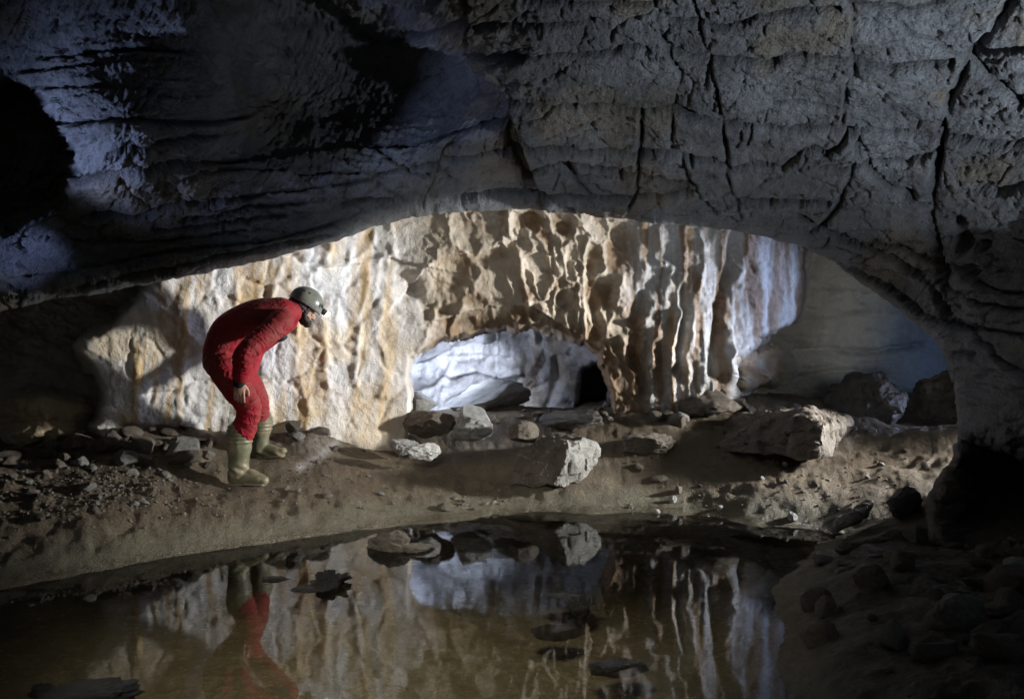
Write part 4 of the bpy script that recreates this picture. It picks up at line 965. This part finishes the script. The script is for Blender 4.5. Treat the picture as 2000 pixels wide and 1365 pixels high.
for s in (-1, 1):
    for th, ph in ((.42, 1.28), (.62, 1.24), (.84, 1.30), (1.9, .95), (2.3, 1.0)):
        c = on_helm(s*th, ph, -.001); n_ = (c-hel+up*.035).normalized(); a_ = n_.cross(up).normalized(); b2 = n_.cross(a_)
        bm = bmesh.new(); ell(bm, c, (a_, b2, n_), (.009 if th < 1 else .013, .015 if th < 1 else .007, .0035), 14); part('vent', bm, M_VENT, helmet)
# elastic lamp strap along the rim
bm = bmesh.new(); rr0 = []
for j in range(61):
    th = -2.0+4.0*j/60
    lo = on_helm(th, 1.62, .004); hi = on_helm(th, 1.50, .005)
    rr0.append((bm.verts.new(lo-up*.012), bm.verts.new(hi-up*.006)))
for a, b_ in zip(rr0[:-1], rr0[1:]): bm.faces.new((a[0], b_[0], b_[1], a[1]))
bmesh.ops.solidify(bm, geom=bm.faces[:], thickness=.003)
part('strap', bm, M_STRAP, helmet)
lp = on_helm(0, 1.48, .016)
bm = bmesh.new(); tube(bm, [lp-fwd*.012-rgt*.0, lp+fwd*.014], [(.034, .024), (.032, .022)], rgt, 20, 3); lamp = part('headlamp', bm, M_BLK, helmet, .003, 2)
lens = lp+fwd*.032+rgt*.016-up*.002
bm = bmesh.new(); ell(bm, lens, A3, (.028, .016, .023), 20); part('lamp_lens', bm, M_LAMP, helmet)
# chin strap
bm = bmesh.new(); tube(bm, [on_helm(1.45, 1.6, -.012)-up*.01, hc+rgt*.078+fwd*.02-up*.07, hc+rgt*.05+fwd*.05-up*.112], [(.010, .003)]*3, fwd, 10, 4); part('chin_strap', bm, M_BLK, helmet)

# ------------------------------------------------------------------ LIGHT
w = bpy.data.worlds.new('World'); scene.world = w; w.use_nodes = True
nt = w.node_tree; bg = nt.nodes['Background']
sky = nt.nodes.new('ShaderNodeTexSky'); sky.sky_type = 'NISHITA'; sky.sun_disc = False
sky.sun_elevation = math.radians(35); sky.sun_rotation = math.radians(180)
nt.links.new(sky.outputs[0], bg.inputs[0]); bg.inputs[1].default_value = SKY = .006
def lamp(name, loc, tgt, power, col, kind='SPOT', angle=80, blend=.6, size=.06):
    l = bpy.data.lights.new(name, kind); l.energy = power; l.color = col; l.shadow_soft_size = size
    if kind == 'SPOT': l.spot_size = math.radians(angle); l.spot_blend = blend
    o = bpy.data.objects.new(name, l); COL.objects.link(o); o.location = loc
    if tgt is not None: o.rotation_euler = (Vector(tgt)-Vector(loc)).to_track_quat('-Z', 'Y').to_euler()
    return o
# lamps out of sight, read off the lit rock; a few more added as marked
lamp('unseen_lamp', P(2395,615,5.75), (-2.6, 5.3, .8), 2950, (1, .985, .95), angle=60, blend=1.0, size=.2)
lamp('unseen_lamp', P(2300,600,6.7), P(1370,590,7.0), 700, (.52, .64, 1.0), angle=26, blend=.8, size=.06)
lamp('unseen_lamp', P(2020,765,7.25), P(1700,870,6.5), 110, (.58, .68, 1.0), angle=85, blend=1.0, size=.06)
lamp('unseen_lamp', P(2010,735,7.3), P(1640,590,8.5), 19, (1, .95, .82), angle=80, blend=1.0, size=.3)  # added lamp, lifts the far wall a little
lamp('unseen_lamp', P(2150,700,8.2), P(1830,690,9.0), 26, (.35, .55, 1.0), angle=90, blend=1.0, size=.3)
lamp('unseen_lamp', P(785,708,7.55), P(960,720,8.1), 45, (.66, .76, 1.0), angle=165, blend=.6, size=.05)
lamp('unseen_lamp', P(872,642,7.36), P(905,738,8.15), 95, (.74, .82, 1.0), angle=75, blend=1.0, size=.04)
lamp('unseen_lamp', (2.6, 1.6, .75), P(1600,190,3.75), 270, (.88, .94, 1.0), angle=70, blend=.9, size=.04)
lamp('unseen_lamp', (-3.3, 3.2, 1.35), P(240,270,4.0), 165, (.52, .62, 1.0), angle=46, blend=1.0, size=.22)
lamp('unseen_lamp', (-4.3, 3.4, 1.3), P(35,500,4.8), 90, (.45, .55, 1.0), angle=15, blend=.9, size=.03)
lamp('unseen_lamp', P(838,815,7.08), P(330,520,5.1), 10, (1, .92, .72), angle=50, blend=1.0, size=.03)  # added warm spot behind the boulder, for the roof lip and the person
lamp('unseen_lamp', (-.5, 1.2, 2.5), (-.5, 3.7, 0), 600, (1, .96, .87), angle=62, blend=1.0, size=.3)  # added fill light above the pool, brightens its bed

# ------------------------------------------------------------------ CAMERA
cam = bpy.data.cameras.new('camera'); cam.sensor_width = 36; cam.lens = 27; cam.clip_end = 200; cam.clip_start = .05
co = bpy.data.objects.new('camera', cam); COL.objects.link(co); co.location = (0, 0, HC); co.rotation_euler = (math.pi/2, 0, 0)
scene.camera = co
scene.view_settings.view_transform = 'Standard'; scene.view_settings.look = 'None'; scene.view_settings.exposure = 0; scene.view_settings.gamma = 1
scene.cycles.use_denoising = True
scene.cycles.max_bounces = 6; scene.cycles.transparent_max_bounces = 8
